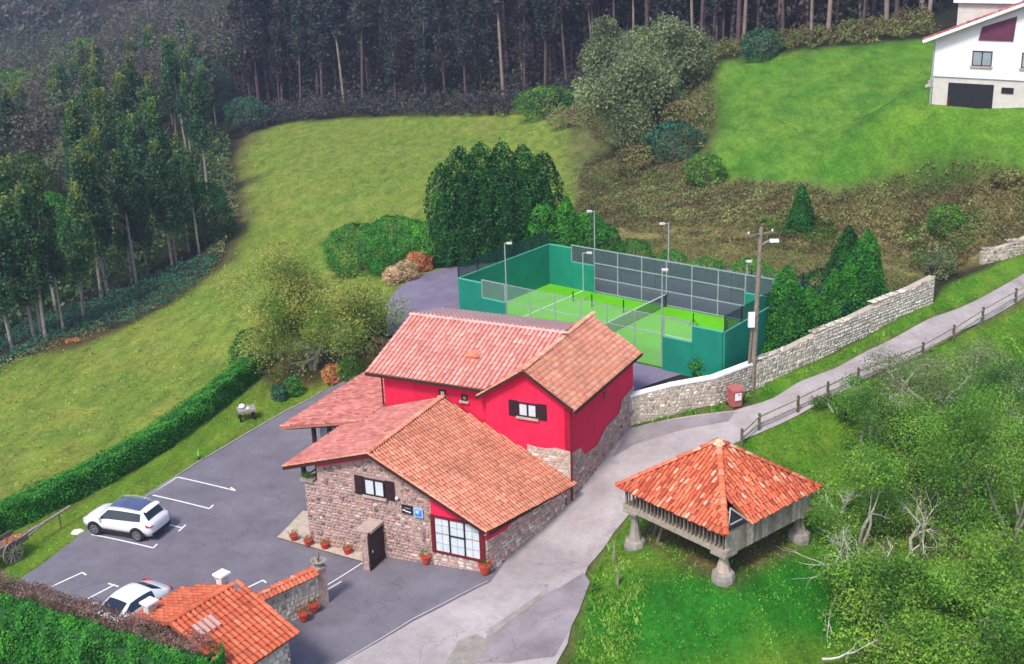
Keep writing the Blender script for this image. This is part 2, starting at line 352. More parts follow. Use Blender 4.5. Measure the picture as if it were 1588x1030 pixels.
def edgedist(px_, py_, poly):
    d = np.full(px_.shape, 1e9); n = len(poly)
    for i in range(n):
        a = poly[i]; b = poly[(i + 1) % n]; ab = b - a; t = ((px_ - a[0]) * ab[0] + (py_ - a[1]) * ab[1]) / (ab @ ab + 1e-9)
        t = np.clip(t, 0, 1); d = np.minimum(d, np.hypot(px_ - a[0] - t * ab[0], py_ - a[1] - t * ab[1]))
    return d
def soft(px_, py_, poly, w):
    d = edgedist(px_, py_, poly); ins = inpoly(px_, py_, poly)
    return np.clip(.5 + np.where(ins, d, -d) / (2 * w), 0, 1)

Z = {}
Z['meadow'] = wpoly([(-200, 860), (-200, 640), (-60, 590), (0, 570), (50, 550), (120, 538), (180, 515), (250, 478), (300, 445), (360, 400), (382, 330), (368, 250), (385, 210), (440, 192), (520, 186), (600, 181), (680, 178), (750, 174), (820, 170), (880, 180), (900, 250), (895, 300), (870, 400), (640, 440), (560, 520), (400, 590), (0, 860), (-160, 960)])
Z['bright'] = wpoly([(1092, 103), (1180, 88), (1290, 74), (1370, 67), (1450, 60), (1470, 60), (1600, 120), (1640, 250), (1600, 283), (1450, 293), (1320, 300), (1210, 292), (1110, 285), (1060, 280), (1085, 240), (1108, 200), (1100, 150)])
Z['lawn'] = wpoly([(-60, 905), (0, 850), (200, 735), (400, 592), (430, 570), (600, 545), (580, 600), (520, 612), (440, 645), (300, 730), (130, 830), (60, 880), (10, 935), (-60, 960)])
Z['verge'] = wpoly([(1175, 640), (1170, 600), (1300, 545), (1450, 465), (1470, 440), (1600, 380), (1640, 380), (1588, 424), (1450, 488), (1300, 565), (1230, 600)])
Z['front'] = wpoly([(1175, 668), (1300, 610), (1450, 535), (1588, 472), (1800, 400), (1900, 1300), (850, 1300), (905, 960), (915, 900), (950, 835), (1000, 770), (1090, 700)])
Z['dirt_shade'] = wpoly([(985, 840), (1010, 800), (1120, 780), (1240, 800), (1235, 850), (1190, 875), (1130, 905), (1080, 885)])
Z['dirt_shade2'] = wpoly([(1390, 930), (1440, 915), (1460, 1010), (1420, 1035), (1320, 1035), (1330, 1000)])
Z['dry'] = wpoly([(905, 300), (1060, 285), (1300, 305), (1588, 300), (1588, 375), (1450, 430), (1350, 470), (1150, 440), (960, 385)])
Z['bare'] = wpoly([(430, 610), (370, 570), (400, 540), (500, 545), (600, 530), (590, 560), (500, 595)])
Z['gap'] = wpoly([(870, 175), (960, 110), (1100, 95), (1110, 200), (1085, 290), (940, 310), (890, 300)])
Z['forest_edge'] = wpoly([(60, 560), (60, 520), (330, 420), (370, 340), (365, 230), (400, 180), (420, 190), (385, 250), (400, 330), (370, 400), (300, 450), (150, 530)])
xs = np.concatenate([-np.geomspace(46, 480, 45)[::-1], np.arange(-45.5, 50, .5), np.geomspace(50.5, 480, 45)])
ys = np.concatenate([np.linspace(-60, 32, 16), np.arange(34, 112, .5), 112 * np.geomspace(1, 6.4, 110)])
GX, GY = np.meshgrid(xs, ys)
GZ = hts(GX, GY)
rng = np.random.default_rng(3)
def vnoise(X, Y, sc, seed):
    r = np.random.default_rng(seed); o = np.zeros(X.shape)
    for k in range(9):
        a = r.uniform(0, 2 * math.pi); f = r.uniform(.6, 1.6) / sc; o += np.sin((X * math.cos(a) + Y * math.sin(a)) * f * 2 * math.pi + r.uniform(0, 6.28) + 1.5 * np.sin((X * math.sin(a * 2 + 1) - Y * math.cos(a)) * f * 2.1))
    return o / 4.
n1 = vnoise(GX, GY, 3.0, 1); n2 = vnoise(GX, GY, 9, 2); n3 = vnoise(GX, GY, 1.6, 5)
col = np.zeros(GX.shape + (3,)); col[:] = (.030, .026, .018)
def paint(w, c, c2=None, nn=None):
    global col
    c = np.array(c)
    if c2 is not None: k = np.clip(.5 + .5 * nn, 0, 1)[..., None]; c = c * (1 - k) + np.array(c2) * k
    col = col * (1 - w[..., None]) + c * w[..., None]
paint(soft(GX, GY, wpoly([(480, 1075), (600, 985), (760, 905), (880, 780), (975, 650), (1140, 610), (1300, 545), (1450, 465), (1750, 325), (1800, 400), (1588, 480), (1400, 580), (1100, 730), (940, 900), (900, 1090)]), .8), (.10, .13, .03), (.14, .13, .05), n3)
wm = soft(GX, GY, Z['meadow'], .9); paint(wm, (.215, .24, .042), (.16, .25, .034), n2 + .5 * n1)
wb = soft(GX, GY, Z['bright'], 1.2); paint(wb, (.075, .20, .022), (.13, .255, .028), n2)
paint(soft(GX, GY, Z['gap'], 1.5), (.10, .095, .04), (.14, .15, .05), n1)
wd = soft(GX, GY, Z['dry'], 1.); paint(wd, (.15, .13, .05), (.26, .22, .09), n1)
wl = soft(GX, GY, Z['lawn'], .3); paint(wl, (.16, .215, .026), (.11, .22, .02), n1)
wv = soft(GX, GY, Z['verge'], .3); paint(wv, (.07, .2, .012), (.12, .22, .02), n1)
wf = soft(GX, GY, Z['front'], .3); paint(wf, (.085, .21, .014), (.13, .21, .022), n1)
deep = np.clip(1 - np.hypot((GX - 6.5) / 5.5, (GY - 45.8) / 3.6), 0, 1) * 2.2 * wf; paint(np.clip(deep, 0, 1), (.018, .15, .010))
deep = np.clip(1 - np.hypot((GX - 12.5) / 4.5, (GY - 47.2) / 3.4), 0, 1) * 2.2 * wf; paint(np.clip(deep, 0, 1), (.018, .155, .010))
Z['dirt_shade3'] = wpoly([(1300, 800), (1380, 780), (1500, 790), (1600, 820), (1600, 890), (1480, 880), (1400, 850), (1330, 860)])
for k in ('dirt_shade', 'dirt_shade2', 'dirt_shade3'): paint(np.clip(soft(GX, GY, Z[k], .5) * (1 + .3 * n3), 0, 1), (.11, .065, .035), (.16, .10, .05), n3)  # bare earth, its browns darkened to carry the shadow under the granary
paint(soft(GX, GY, Z['bare'], .6) * .85, (.085, .045, .03), (.14, .08, .04), n3)
paint(soft(GX, GY, Z['forest_edge'], 1.) * .6, (.13, .075, .04), (.10, .10, .03), n3)
# mown and trodden swathes along the meadow
swp = [at(u, v) for u, v in ((-20, 742), (150, 690), (250, 620), (330, 575), (420, 500))]
dl = np.full(GX.shape, 1e9)
for a, b in zip(swp[:-1], swp[1:]):
    ab = b[:2] - a[:2]; t = np.clip(((GX - a[0]) * ab[0] + (GY - a[1]) * ab[1]) / (ab @ ab), 0, 1); dl = np.minimum(dl, np.hypot(GX - a[0] - t * ab[0], GY - a[1] - t * ab[1]))
paint(np.clip(1 - dl / .5 + .5 * n3, 0, 1) * .45 * (dl < 1.2) * wm, (.07, .13, .02))
paint(np.clip(n3 * n1 * 1.2 - .4, 0, 1) * .7 * np.clip(wm + wb, 0, 1), (.09, .11, .03)); paint(np.clip(n2 * 1.2 - .35, 0, 1) * .5 * wm, (.24, .22, .06)); paint(np.clip(-n2 * n1 * 1.3 - .3, 0, 1) * .6 * wb, (.045, .14, .02))
hard = np.maximum.reduce([wl, wm, wf, wb])
GZ2 = GZ + .0 * n1 + .05 * n1 * np.clip(wm + wb, 0, 1) + .02 * n3 * hard
nx, ny = len(xs), len(ys)
idx = np.arange(nx * ny).reshape(ny, nx)
F4 = np.stack([idx[:-1, :-1], idx[:-1, 1:], idx[1:, 1:], idx[1:, :-1]], -1).reshape(-1, 4)
gm, gt, gb = nt('ground', .95, .15)
ca = N(gt, 'ShaderNodeAttribute', attribute_name='gcol'); gp = gcoord(gt)
mp = N(gt, 'ShaderNodeMapping'); mp.inputs['Rotation'].default_value = (0, 0, .6); mp.inputs['Scale'].default_value = (1, .35, 1); gt.links.new(gp, mp.inputs[0])
na = ramp(gt, noise(gt, .9, 8, .72, mp.outputs[0], .4), [(.3, (.52, .60, .5)), (.5, (.96, .98, .96)), (.7, (1.45, 1.30, 1.35))])
nb = ramp(gt, noise(gt, 4.5, 6, .75, gp), [(.32, (.5, .58, .5)), (.6, (1.18, 1.14, 1.12))])
nc = ramp(gt, noise(gt, .12, 4, .6, gp), [(.35, (.85, .95, .8)), (.65, (1.12, 1.04, 1.1))])
c = mixc(gt, 1., ca.outputs['Color'], na, 'MULTIPLY'); c = mixc(gt, .9, c, nb, 'MULTIPLY'); c = mixc(gt, 1., c, nc, 'MULTIPLY')
gt.links.new(c, gb.inputs['Base Color']); bump(gt, gb, noise(gt, 9, 8, .8, gp), .6, .08)
me = mesh_np('ground', np.stack([GX, GY, GZ2], -1), F4, mats=[gm], smooth=True)
a = me.color_attributes.new('gcol', 'FLOAT_COLOR', 'POINT'); a.data.foreach_set('color', np.concatenate([col, np.ones(GX.shape + (1,))], -1).astype(np.float32).ravel())
tag(link('ground', me), kind='structure')

def sheet(name, poly, mat, lift=.06, step=.4, kind='structure', smoothn=None):
    """a surfacing sheet following the terrain inside a world polygon"""
    poly = np.array(poly); x0, y0 = poly.min(0); x1, y1 = poly.max(0)
    import bmesh
    bm = bmesh.new(); vs = [bm.verts.new((float(p[0]), float(p[1]), 0)) for p in poly]; bmesh.ops.triangulate(bm, faces=[bm.faces.new(vs)])
    for ax, lo, hi in ((0, x0, x1), (1, y0, y1)):
        for c_ in np.arange(lo + step, hi, step):
            co = [0, 0, 0]; no = [0, 0, 0]; co[ax] = float(c_); no[ax] = 1
            bmesh.ops.bisect_plane(bm, geom=bm.verts[:] + bm.edges[:] + bm.faces[:], plane_co=co, plane_no=no)
    X = np.array([v.co[:2] for v in bm.verts]); h = hts(X[:, 0], X[:, 1]) + lift
    for v, z in zip(bm.verts, h): v.co.z = float(z)
    bmesh.ops.recalc_face_normals(bm, faces=bm.faces[:])
    me = bpy.data.meshes.new(name); bm.to_mesh(me); bm.free(); me.materials.append(mat)
    if me.polygons and me.polygons[0].normal.z < 0: me.flip_normals()
    o = link(name, me)
    if kind: tag(o, kind=kind)
    return o
def paving(name, c0, c1, stain, scale=.5, crack=.0):
    m, t, b = nt(name, .9, .2); p = gcoord(t)
    c = ramp(t, noise(t, scale, 5, .6, p, .3), [(.32, c0), (.68, c1)])
    c = mixc(t, 1., c, ramp(t, noise(t, 25, 3, .8, p), [(.3, (.88,) * 3), (.7, (1.1,) * 3)]), 'MULTIPLY')
    s = ramp(t, noise(t, .22, 5, .7, p, 1.0), [(.55, (0, 0, 0)), (.72, (1, 1, 1))])
    c = mixc(t, s, c, stain)
    if crack:
        v = N(t, 'ShaderNodeTexVoronoi', feature='DISTANCE_TO_EDGE'); v.inputs['Scale'].default_value = .22; t.links.new(p, v.inputs['Vector'])
        k = ramp(t, v.outputs['Distance'], [(0, (1, 1, 1)), (.012, (0, 0, 0))]); c = mixc(t, k, c, sm(c0, .6))
    k1 = ramp(t, noise(t, 1.7, 6, .75, p, .6), [(.28, (.80, .80, .80)), (.5, (1, 1, 1)), (.74, (1.12, 1.12, 1.12))]); c = mixc(t, .8, c, k1, 'MULTIPLY')
    v2 = N(t, 'ShaderNodeTexVoronoi', feature='DISTANCE_TO_EDGE'); v2.inputs['Scale'].default_value = .45; dn = N(t, 'ShaderNodeTexNoise'); dn.inputs['Scale'].default_value = 1.5; t.links.new(p, dn.inputs['Vector']); va = N(t, 'ShaderNodeVectorMath', operation='ADD'); t.links.new(p, va.inputs[0]); t.links.new(dn.outputs['Color'], va.inputs[1]); t.links.new(va.outputs[0], v2.inputs['Vector'])
    ck = N(t, 'ShaderNodeMath', operation='MULTIPLY'); t.links.new(ramp(t, v2.outputs['Distance'], [(0, (1, 1, 1)), (.014, (0, 0, 0))]), ck.inputs[0]); t.links.new(ramp(t, noise(t, .3, 2, .5, p), [(.5, (0, 0, 0)), (.6, (.55, .55, .55))]), ck.inputs[1])
    c = mixc(t, ck.outputs[0], c, sm(c0, .5))
    t.links.new(c, b.inputs['Base Color']); bump(t, b, noise(t, 40, 3, .7, p), .25, .01)
    return m
M['asphalt'] = paving('blue_grey_asphalt', (.155, .142, .168), (.205, .19, .225), (.175, .15, .165))
M['asphalt2'] = paving('court_asphalt', (.17, .145, .21), (.225, .195, .275), (.19, .16, .2))
M['road'] = paving('pale_worn_road', (.33, .285, .285), (.47, .42, .415), (.25, .205, .205), .35)
M['road2'] = paving('grey_patch', (.22, .19, .20), (.33, .29, .31), (.25, .21, .23), .5)
lot = wpoly([(20, 905), (60, 880), (130, 826), (300, 722), (440, 640), (505, 604), (600, 560), (720, 640), (800, 720), (760, 800), (800, 870), (840, 900), (780, 960), (700, 1030), (560, 1130), (0, 1130)])
sheet('parking_lot', lot, M['asphalt'], .035)
sheet('court_surround', wpoly([(600, 520), (597, 470), (620, 445), (660, 425), (700, 412), (760, 400), (850, 378), (1240, 430), (1262, 520), (1165, 560), (975, 612), (930, 640), (860, 600), (700, 540)]), M['asphalt2'], .05)
RL = [(480, 1085), (520, 1035), (640, 966), (760, 905), (800, 850), (880, 780), (975, 665), (1060, 648), (1140, 638), (1200, 618), (1300, 570), (1450, 492), (1588, 425), (1750, 345)]
RR = [(1800, 372), (1588, 462), (1500, 510), (1400, 560), (1300, 612), (1180, 672), (1100, 705), (1000, 770), (950, 830), (912, 880), (895, 930), (880, 1000), (840, 1075)]
sheet('road', wpoly(RL + RR), M['road'], .055)
sheet('road_patch', wpoly([(870, 912), (905, 890), (915, 905), (898, 950), (860, 1020), (790, 1030), (730, 1030), (760, 980), (830, 930)]), M['road2'], .067)
sheet('road_patch', wpoly([(690, 1032), (712, 995), (740, 985), (765, 1000), (735, 1032)]), M['conc'], .075)
sheet('road_patch', wpoly([(975, 665), (1060, 650), (1140, 640), (1130, 655), (1060, 668), (985, 690), (950, 710)]), M['road2'], .064)
sheet('drain_channel', wpoly([(752, 983), (845, 918), (851, 922), (760, 990)]), M['conc'], .08)
# stone kerb apron at the hotel corner
sheet('stone_apron', wpoly([(430, 836), (470, 795), (520, 800), (560, 850), (572, 876), (480, 850)]), M['palemortar'], .11)
def strip(name, p, q, w, mat, lift=.045, parent=None):
    p = at(*p)[:2]; q = at(*q)[:2]; d = (q - p) / np.linalg.norm(q - p); n = np.array([-d[1], d[0]]) * w / 2
    return sheet(name, [p - n, q - n, q + n, p + n], mat, lift)
for p, q in (((275, 741), (365, 762)), ((237, 769), (325, 790)), ((275, 741), (222, 775)), ((255, 813), (283, 820)), ((142, 830), (238, 851)), ((80, 911), (128, 889)), ((136, 930), (178, 908)), ((385, 912), (408, 901)),
             ((365, 762), (358, 757)), ((325, 790), (331, 784)), ((283, 820), (277, 825)), ((283, 820), (288, 815)), ((238, 851), (244, 845)), ((128, 889), (134, 893)), ((168, 906), (184, 911)), ((408, 901), (413, 905))):
    strip('parking_line', p, q, .10, M['line'])
strip('gate_rail', (496, 916), (572, 868), .07, M['white'], .06); strip('gate_rail', (499, 921), (530, 903), .13, M['paleconc'], .052)
strip('lot_edge_kerb', (757, 903), (640, 962), .09, M['road'], .075); strip('lot_edge_kerb', (640, 962), (520, 1034), .09, M['road'], .075)
for i, (p, q) in enumerate((((445, 637), (300, 722)), ((300, 722), (225, 773)), ((500, 607), (445, 637)))):
    strip('lawn_kerb', p, q, .14, M['conc'], .07)
# ------------------------------------------------------------------ tile roofs and stone facing
def wmat(o):
    m = Matrix.Translation(o.location) @ o.rotation_euler.to_matrix().to_4x4()
    return wmat(o.parent) @ m if o.parent else m
def unit(v): v = np.array(v, float); return v / np.linalg.norm(v)
def barrel(r1, r2, L, lift, tint, seg=5, hs=.8):
    m = MB(); vs = []
    for y, r, z in ((0, r1, lift), (L, r2, .004)):
        for k in range(seg + 1):
            a = math.pi * k / seg; vs.append((r * math.cos(a), y, z + r * hs * math.sin(a)))
    n = seg + 1; fs = [(k, k + 1, n + k + 1, n + k) for k in range(seg)] + [tuple(range(n))[::-1]]
    m.add(vs, fs, 0, tint); return m
class Tiles:
    def __init__(s, parent, mat, deck, w=.24, ex=.34, seed=0, wob=.012, tl=(.15, .9), seg=4, lift=.035, hs=.8):
        s.parent = parent; s.mat = mat; s.deck = deck; s.w = w; s.ex = ex; s.rng = np.random.default_rng(seed); s.wob = wob; s.items = []; s.seg = seg
        s.var = [barrel(w * .40, w * .33, ex * 1.16, lift, t, seg, hs) for t in np.linspace(tl[0], tl[1], 7)]
        s.W = np.array(wmat(parent)); s.deckmb = MB()
    def slope(s, o, U, V, poly, thick=.12, dark=None):
        """poly in (u, v) metres on the plane through o"""
        o = np.array(o, float); U = unit(U); V = unit(V - U * (np.array(V) @ U)); Nn = np.cross(U, V)
        if Nn[2] < 0: Nn = -Nn
        poly = np.array(poly, float)
        s.deckmb.prism([o + U * a + V * b for a, b in poly], -Nn * thick)
        u0_, v0_ = poly.min(0); u1_, v1_ = poly.max(0)
        nu = int((u1_ - u0_) / s.w); nv = int((v1_ - v0_) / s.ex) + 1
        for j in range(nv):
            for i in range(nu + 1):
                u = u0_ + (i + .5) * s.w; v = v0_ + j * s.ex - .03
                if not inpoly(np.array([u]), np.array([v + s.ex * .5]), poly)[0]: continue
                du, dv, dz = s.rng.normal(0, s.wob, 3); an = s.rng.normal(0, s.wob * 1.6)
                U2 = U * math.cos(an) + V * math.sin(an); V2 = np.cross(Nn, U2); V2 = V2 if V2 @ V > 0 else -V2
                p = o + U * (u + du) + V * (v + dv) + Nn * (.0 + abs(dz) * .5)
                k = int(np.clip(s.rng.normal(3, 1.6), 0, 6))
                s.items.append((np.column_stack([U2, V2, Nn, p]), k))
    def slope3(s, pts, thick=.12):
        """planar roof face from 3-D corners; the first edge is the eave"""
        p = [np.array(q, float) for q in pts]; U = unit(p[1] - p[0]); V = p[-1] - p[0]; V = unit(V - U * (V @ U))
        s.slope(p[0], U, V, [((q - p[0]) @ U, (q - p[0]) @ V) for q in p], thick)
    def ridge(s, p, q, r=.13, L=.42):
        p = np.array(p, float); q = np.array(q, float); d = unit(q - p); n = int(np.linalg.norm(q - p) / L) + 1
        Nn = unit(np.array([0, 0, 1.]) - d * d[2]); U = np.cross(d, Nn)
        sc = r / (s.w * .40)
        for i in range(n):
            s.items.append((np.column_stack([U * sc, d * (L / s.ex), Nn * sc * .8, p + d * i * L + Nn * .0]), int(np.clip(s.rng.normal(4, 1.2), 0, 6))))
    def finish(s, nsingle=0, roofname='roof'):
        roof = s.deckmb.build(roofname, s.deck, s.parent)
        if not s.items: return roof
        def dist(it):
            c = s.W[:3, :3] @ it[0][:, 3] + s.W[:3, 3]; return np.linalg.norm(c - CAMP)
        s.items.sort(key=dist)
        meshes = [v.mesh('tile', s.mat) for v in s.var]
        for Mx, k in s.items[:nsingle]:
            m4 = Matrix([list(map(float, r)) for r in Mx] + [[0, 0, 0, 1]])
            link('tile', meshes[k], roof, mat4=m4)
        rest = s.items[nsingle:]
        if rest:
            V = []; F4 = []; F3 = []; T4 = []
            bv = [np.array(v.v) for v in s.var]; n = len(bv[0]); seg = s.seg
            q = np.array([(k, k + 1, seg + 1 + k + 1, seg + 1 + k) for k in range(seg)])
            cap = np.array([(0, k + 1, k) for k in range(1, seg)])
            tt = np.linspace(s.var[0].t[0], s.var[-1].t[0], 7)
            for b, (Mx, k) in enumerate(rest):
                V.append(bv[k] @ Mx[:, :3].T + Mx[:, 3]); F4.append(q + b * n); F3.append(cap + b * n); T4.append(tt[k])
            T4 = np.array(T4); tint = np.concatenate([np.repeat(T4, seg), np.repeat(T4, seg - 1)])
            me = mesh_np('remaining_tiles', np.concatenate(V), np.concatenate(F4), np.concatenate(F3), [s.mat], tint)
            tag(link('remaining_tiles', me, roof), kind='stuff')
        return roof
class Stones:
    def __init__(s, mat, seed=0, W=None): s.mat = mat; s.rng = np.random.default_rng(seed); s.it = []; s.W = np.eye(4) if W is None else np.array(W)
    def face(s, o, U, Nn, length, bot, top, size=(.15, .26, .2, .5), holes=(), tl=(.5, .22), proud=.05, gap=.02, zup=(0, 0, 1)):
        o = np.array(o, float); U = unit(U); Nn = unit(Nn); Zu = np.array(zup, float); r = s.rng
        zb = min(bot(u) for u in np.linspace(0, length, 9)); zt = max(top(u) for u in np.linspace(0, length, 33))
        z = zb
        while z < zt:
            h = r.uniform(size[0] * .8, size[1]); u = -r.uniform(0, size[2])
            while u < length:
                w = size[2] * .8 + (size[3] - size[2] * .8) * r.uniform() ** 1.4
                a0, a1 = max(0, u), min(length, u + w); um = (a0 + a1) / 2; b0 = bot(um)
                t0, t1 = top(a0 + 1e-6), top(a1 - 1e-6)
                ok = a1 - a0 > .08 and z + h > b0 + .04 and z < min(t0, t1) - .05
                if ok:
                    for (x0, x1, z0, z1) in holes:
                        if a1 > x0 + .03 and a0 < x1 - .03 and z + h > z0 + .03 and z < z1 - .03: ok = False
                if ok:
                    j = lambda: r.uniform(-.038, .038)
                    q = [(a0 + gap + abs(j()), z + gap + j()), (a1 - gap - abs(j()), z + gap + j()), (a1 - gap - abs(j()), min(z + h - gap + j(), t1)), (a0 + gap + abs(j()), min(z + h - gap + j(), t0))]
                    c = (sum(p[0] for p in q) / 4, sum(p[1] for p in q) / 4); pr = proud * r.uniform(.5, 1.2)
                    vs = []
                    for p in q: vs.append(o + U * p[0] + Zu * p[1] - Nn * .01)
                    for p in q:
                        k = r.uniform(.72, .86); vs.append(o + U * (c[0] + (p[0] - c[0]) * k) + Zu * (c[1] + (p[1] - c[1]) * k) + Nn * pr * r.uniform(.7, 1.1))
                    vs.append(o + U * (c[0] + j()) + Zu * (c[1] + j()) + Nn * pr * 1.15)
                    fs4 = [(0, 1, 5, 4), (1, 2, 6, 5), (2, 3, 7, 6), (3, 0, 4, 7)]; fs3 = [(4, 5, 8), (5, 6, 8), (6, 7, 8), (7, 4, 8)]
                    s.it.append((np.array(vs), float(np.clip(r.normal(*tl), 0, 1))))
                u += w
            z += h
    def finish(s, parent, n=300, rest='remaining_stones'):
        s.it.sort(key=lambda e: np.linalg.norm(s.W[:3, :3] @ e[0][8] + s.W[:3, 3] - CAMP))
        f4 = [(0, 1, 5, 4), (1, 2, 6, 5), (2, 3, 7, 6), (3, 0, 4, 7)]; f3 = [(4, 5, 8), (5, 6, 8), (6, 7, 8), (7, 4, 8)]
        for V, t in s.it[:n]:
            c = V[8]; me = bpy.data.meshes.new('stone'); me.from_pydata([tuple(map(float, p - c)) for p in V], [], f4 + f3)
            me.materials.append(s.mat); a = me.attributes.new('tint', 'FLOAT', 'FACE'); a.data.foreach_set('value', np.full(8, t, dtype=np.float32))
            link('stone', me, parent, c)
        R_ = s.it[n:]
        if R_:
            k = len(R_); V = np.concatenate([v for v, _ in R_]); b = np.arange(k)[:, None, None] * 9
            T_ = np.array([t for _, t in R_])
            me = mesh_np(rest, V, (np.array(f4)[None] + b).reshape(-1, 4), (np.array(f3)[None] + b).reshape(-1, 3), [s.mat], np.concatenate([np.repeat(T_, 4), np.repeat(T_, 4)]))
            tag(link(rest, me, parent), kind='stuff')

def window(root, cx, y, z0, z1, w, npane=2, shutters=0, fm='darkwood', pm='curtain', name='window', nrm=-1, axis='x', grid=None, sill=True):
    """window standing proud of a wall; wall plane at y, outward = nrm * axis normal"""
    def P_(mb, x0, x1, d0, d1, a, b):
        d0, d1 = sorted((y + nrm * d0, y + nrm * d1))
        if axis == 'x': mb.box(x0, x1, d0, d1, a, b)
        else: mb.box(d0, d1, x0, x1, a, b)
    f = MB(); t = .07; x0, x1 = cx - w / 2, cx + w / 2
    P_(f, x0, x0 + t, 0, .07, z0, z1); P_(f, x1 - t, x1, 0, .07, z0, z1); P_(f, x0 + t, x1 - t, 0, .07, z0, z0 + t); P_(f, x0 + t, x1 - t, 0, .07, z1 - t, z1)
    for k in range(1, npane):
        x = x0 + w * k / npane; P_(f, x - t * .55, x + t * .55, 0, .065, z0 + t, z1 - t)
    wo = f.build(name, M[fm], root)
    for k in range(npane):
        a = x0 + w * k / npane + t * .8; b = x0 + w * (k + 1) / npane - t * .8
        g = MB(); P_(g, a, b, .005, .03, z0 + t, z1 - t); g.build('pane', M[pm], wo)
    if sill:
        s_ = MB(); P_(s_, x0 - .1, x1 + .1, 0, .14, z0 - .12, z0 - .005); s_.build('sill', M['stoneledge'], wo)
    if shutters:
        for sx in (-1, 1):
            s_ = MB(); a = cx + sx * (w / 2 + .03 + shutters / 2)
            P_(s_, a - shutters / 2, a + shutters / 2, .01, .05, z0 - .05, z1 + .05)
            for k in range(2):
                q0 = z0 + .03 + k * (z1 - z0) / 2; P_(s_, a - shutters / 2 + .08, a + shutters / 2 - .08, .05, .065, q0, q0 + (z1 - z0) / 2 - .08)
            s_.build('shutter', M['darkwood'], wo)
    return wo

# ------------------------------------------------------------------ the red and stone hotel
RZ = HB
hot = thing('hotel', 'large red hotel with stone lower walls and clay tiled roofs beside the road', 'hotel', (HO[0], HO[1], 0), HA)
RR_ = .48; LS = .31; RDX, RDZ = -5.85, 2.33
ztop = lambda x: RDZ - (LS * (RDX - x) if x < RDX else RR_ * (x - RDX))
# walls of the low block
w = MB()
w.prism([(-10.0, .0, RZ), (0, 0, RZ), (0, 0, ztop(0) - .14), (RDX, 0, RDZ - .14), (-9.2, 0, ztop(-9.2) - .14), (-9.2, 0, 0), (-10.0, 0, 0)], (0, .4, 0))
w.prism([(0, .0, RZ), (1.42, 7.0, RZ), (1.42, 7.0, ztop(1.42) - .14), (0, .0, ztop(0) - .14)], (-.3, .05, 0))
w.box(-9.5, -9.2, .4, 7, RZ, .9); w.box(-10., -9.5, .4, 3.6, RZ, -.05)
lw = w.build('wall', M['mortar'], hot)
st = Stones(M['stone'], 5, wmat(hot))
st.face((-10.0, 0, 0), (1, 0, 0), (0, -1, 0), 7.15, lambda u: RZ + .1, lambda u: (-.02 if u < .85 else min(ztop(u - 10) - .2 - (.26 if u < 4.1 else 0), 9)),
        size=(.13, .24, .18, .46), holes=[(3.62, 4.75, -.12, .95), (2.9, 5.5, .0, .98), (3.62, 4.05, -3.9, -1.5)], tl=(.46, .2))
st.face((-2.85, 0, 0), (1, 0, 0), (0, -1, 0), 2.85, lambda u: RZ + .1, lambda u: -2.5, size=(.15, .26, .2, .5), tl=(.88, .1), proud=.03, gap=.035)
d = unit((1.42, 7.0, 0)); nr = np.array([d[1], -d[0], 0])
wb_ = lambda u: RZ + .1 + .1 * u
st.face(nr * .01, d, nr, 7.0, wb_, lambda u: min(ztop(u * .2) - .42 - (.42 if u < 1.7 else 0), 3), size=(.15, .28, .2, .55), tl=(.72, .2))
st.finish(lw, 300)
rs = MB()
rs.prism([(-9.2, -.02, ztop(-9.2) - .42), (RDX - .1, -.02, RDZ - .44), (RDX - .1, -.02, RDZ - .18), (-9.2, -.02, ztop(-9.2) - .15)], (0, .03, 0))
rs.build('red_gable_band', M['red'], hot); rs = MB()
rs.prism([(-2.83, -.03, -.5), (-.05, -.03, -.62), (-.05, -.03, ztop(-.05) - .16), (-2.83, -.03, ztop(-2.83) - .16)], (0, .04, 0))
rs.build('red_bay_panel', M['red'], hot); rs = MB()
a = nr * .02; q = d * 7.0
rs.prism([a + (0, 0, ztop(0) - .85), a + d * 1.5 + (0, 0, ztop(.3) - .8), a + d * 2.3 + (0, 0, ztop(.45) - .5), a + q + (0, 0, ztop(1.42) - .42), a + q + (0, 0, ztop(1.42) - .16), a + (0, 0, ztop(0) - .16)], nr * .05)
rs.build('red_side_band', M['red'], hot)
# big glazed bay
bx0, bx1, bz0, bz1 = -2.78, -.12, -2.42, -.62
f = MB(); f.box(bx0 - .05, bx0 + .12, -.10, 0, bz0 - .05, bz1 + .15); f.box(bx1 - .14, bx1 + .1, -.12, 0, bz0 - .1, bz1 + .12); f.box(bx0 + .12, bx1 - .14, -.09, 0, bz0 - .05, bz0 + .06)
f.box(bx0 + .12, bx1 - .14, -.09, 0, bz1 + .02, bz1 + .13)
bay = f.build('glazed_bay', M['darkred'], hot)
f = MB(); bw = (bx1 - .14 - bx0 - .12)
for k in (1, 2): f.box(bx0 + .12 + bw * k / 3 - .035, bx0 + .12 + bw * k / 3 + .035, -.08, -.02, bz0 + .06, bz1 + .02)
f.box(bx0 + .155 + bw / 3, bx0 + .085 + bw * 2 / 3, -.08, -.02, bz0 + .95, bz0 + 1.02)
f.build('mullion', M['black'], bay)
for k in range(3):
    for r in range(2):
        x0 = bx0 + .16 + bw * k / 3; x1 = bx0 + .08 + bw * (k + 1) / 3; z0 = bz0 + .06 + r * .96; z1 = z0 + .88
        g = MB(); g.box(x0, x1, -.035, -.01, z0, z1); g.build('pane', M['curtain'], bay)
        g = MB(); g.box((x0 + x1) / 2 - .012, (x0 + x1) / 2 + .012, -.05, -.037, z0, z1); g.box(x0, x1, -.05, -.037, z0 + .42, z0 + .445); g.build('glazing_bar', M['steel'], bay)
window(hot, -5.85, -.05, -.08, .82, 1.15, 2, .5)
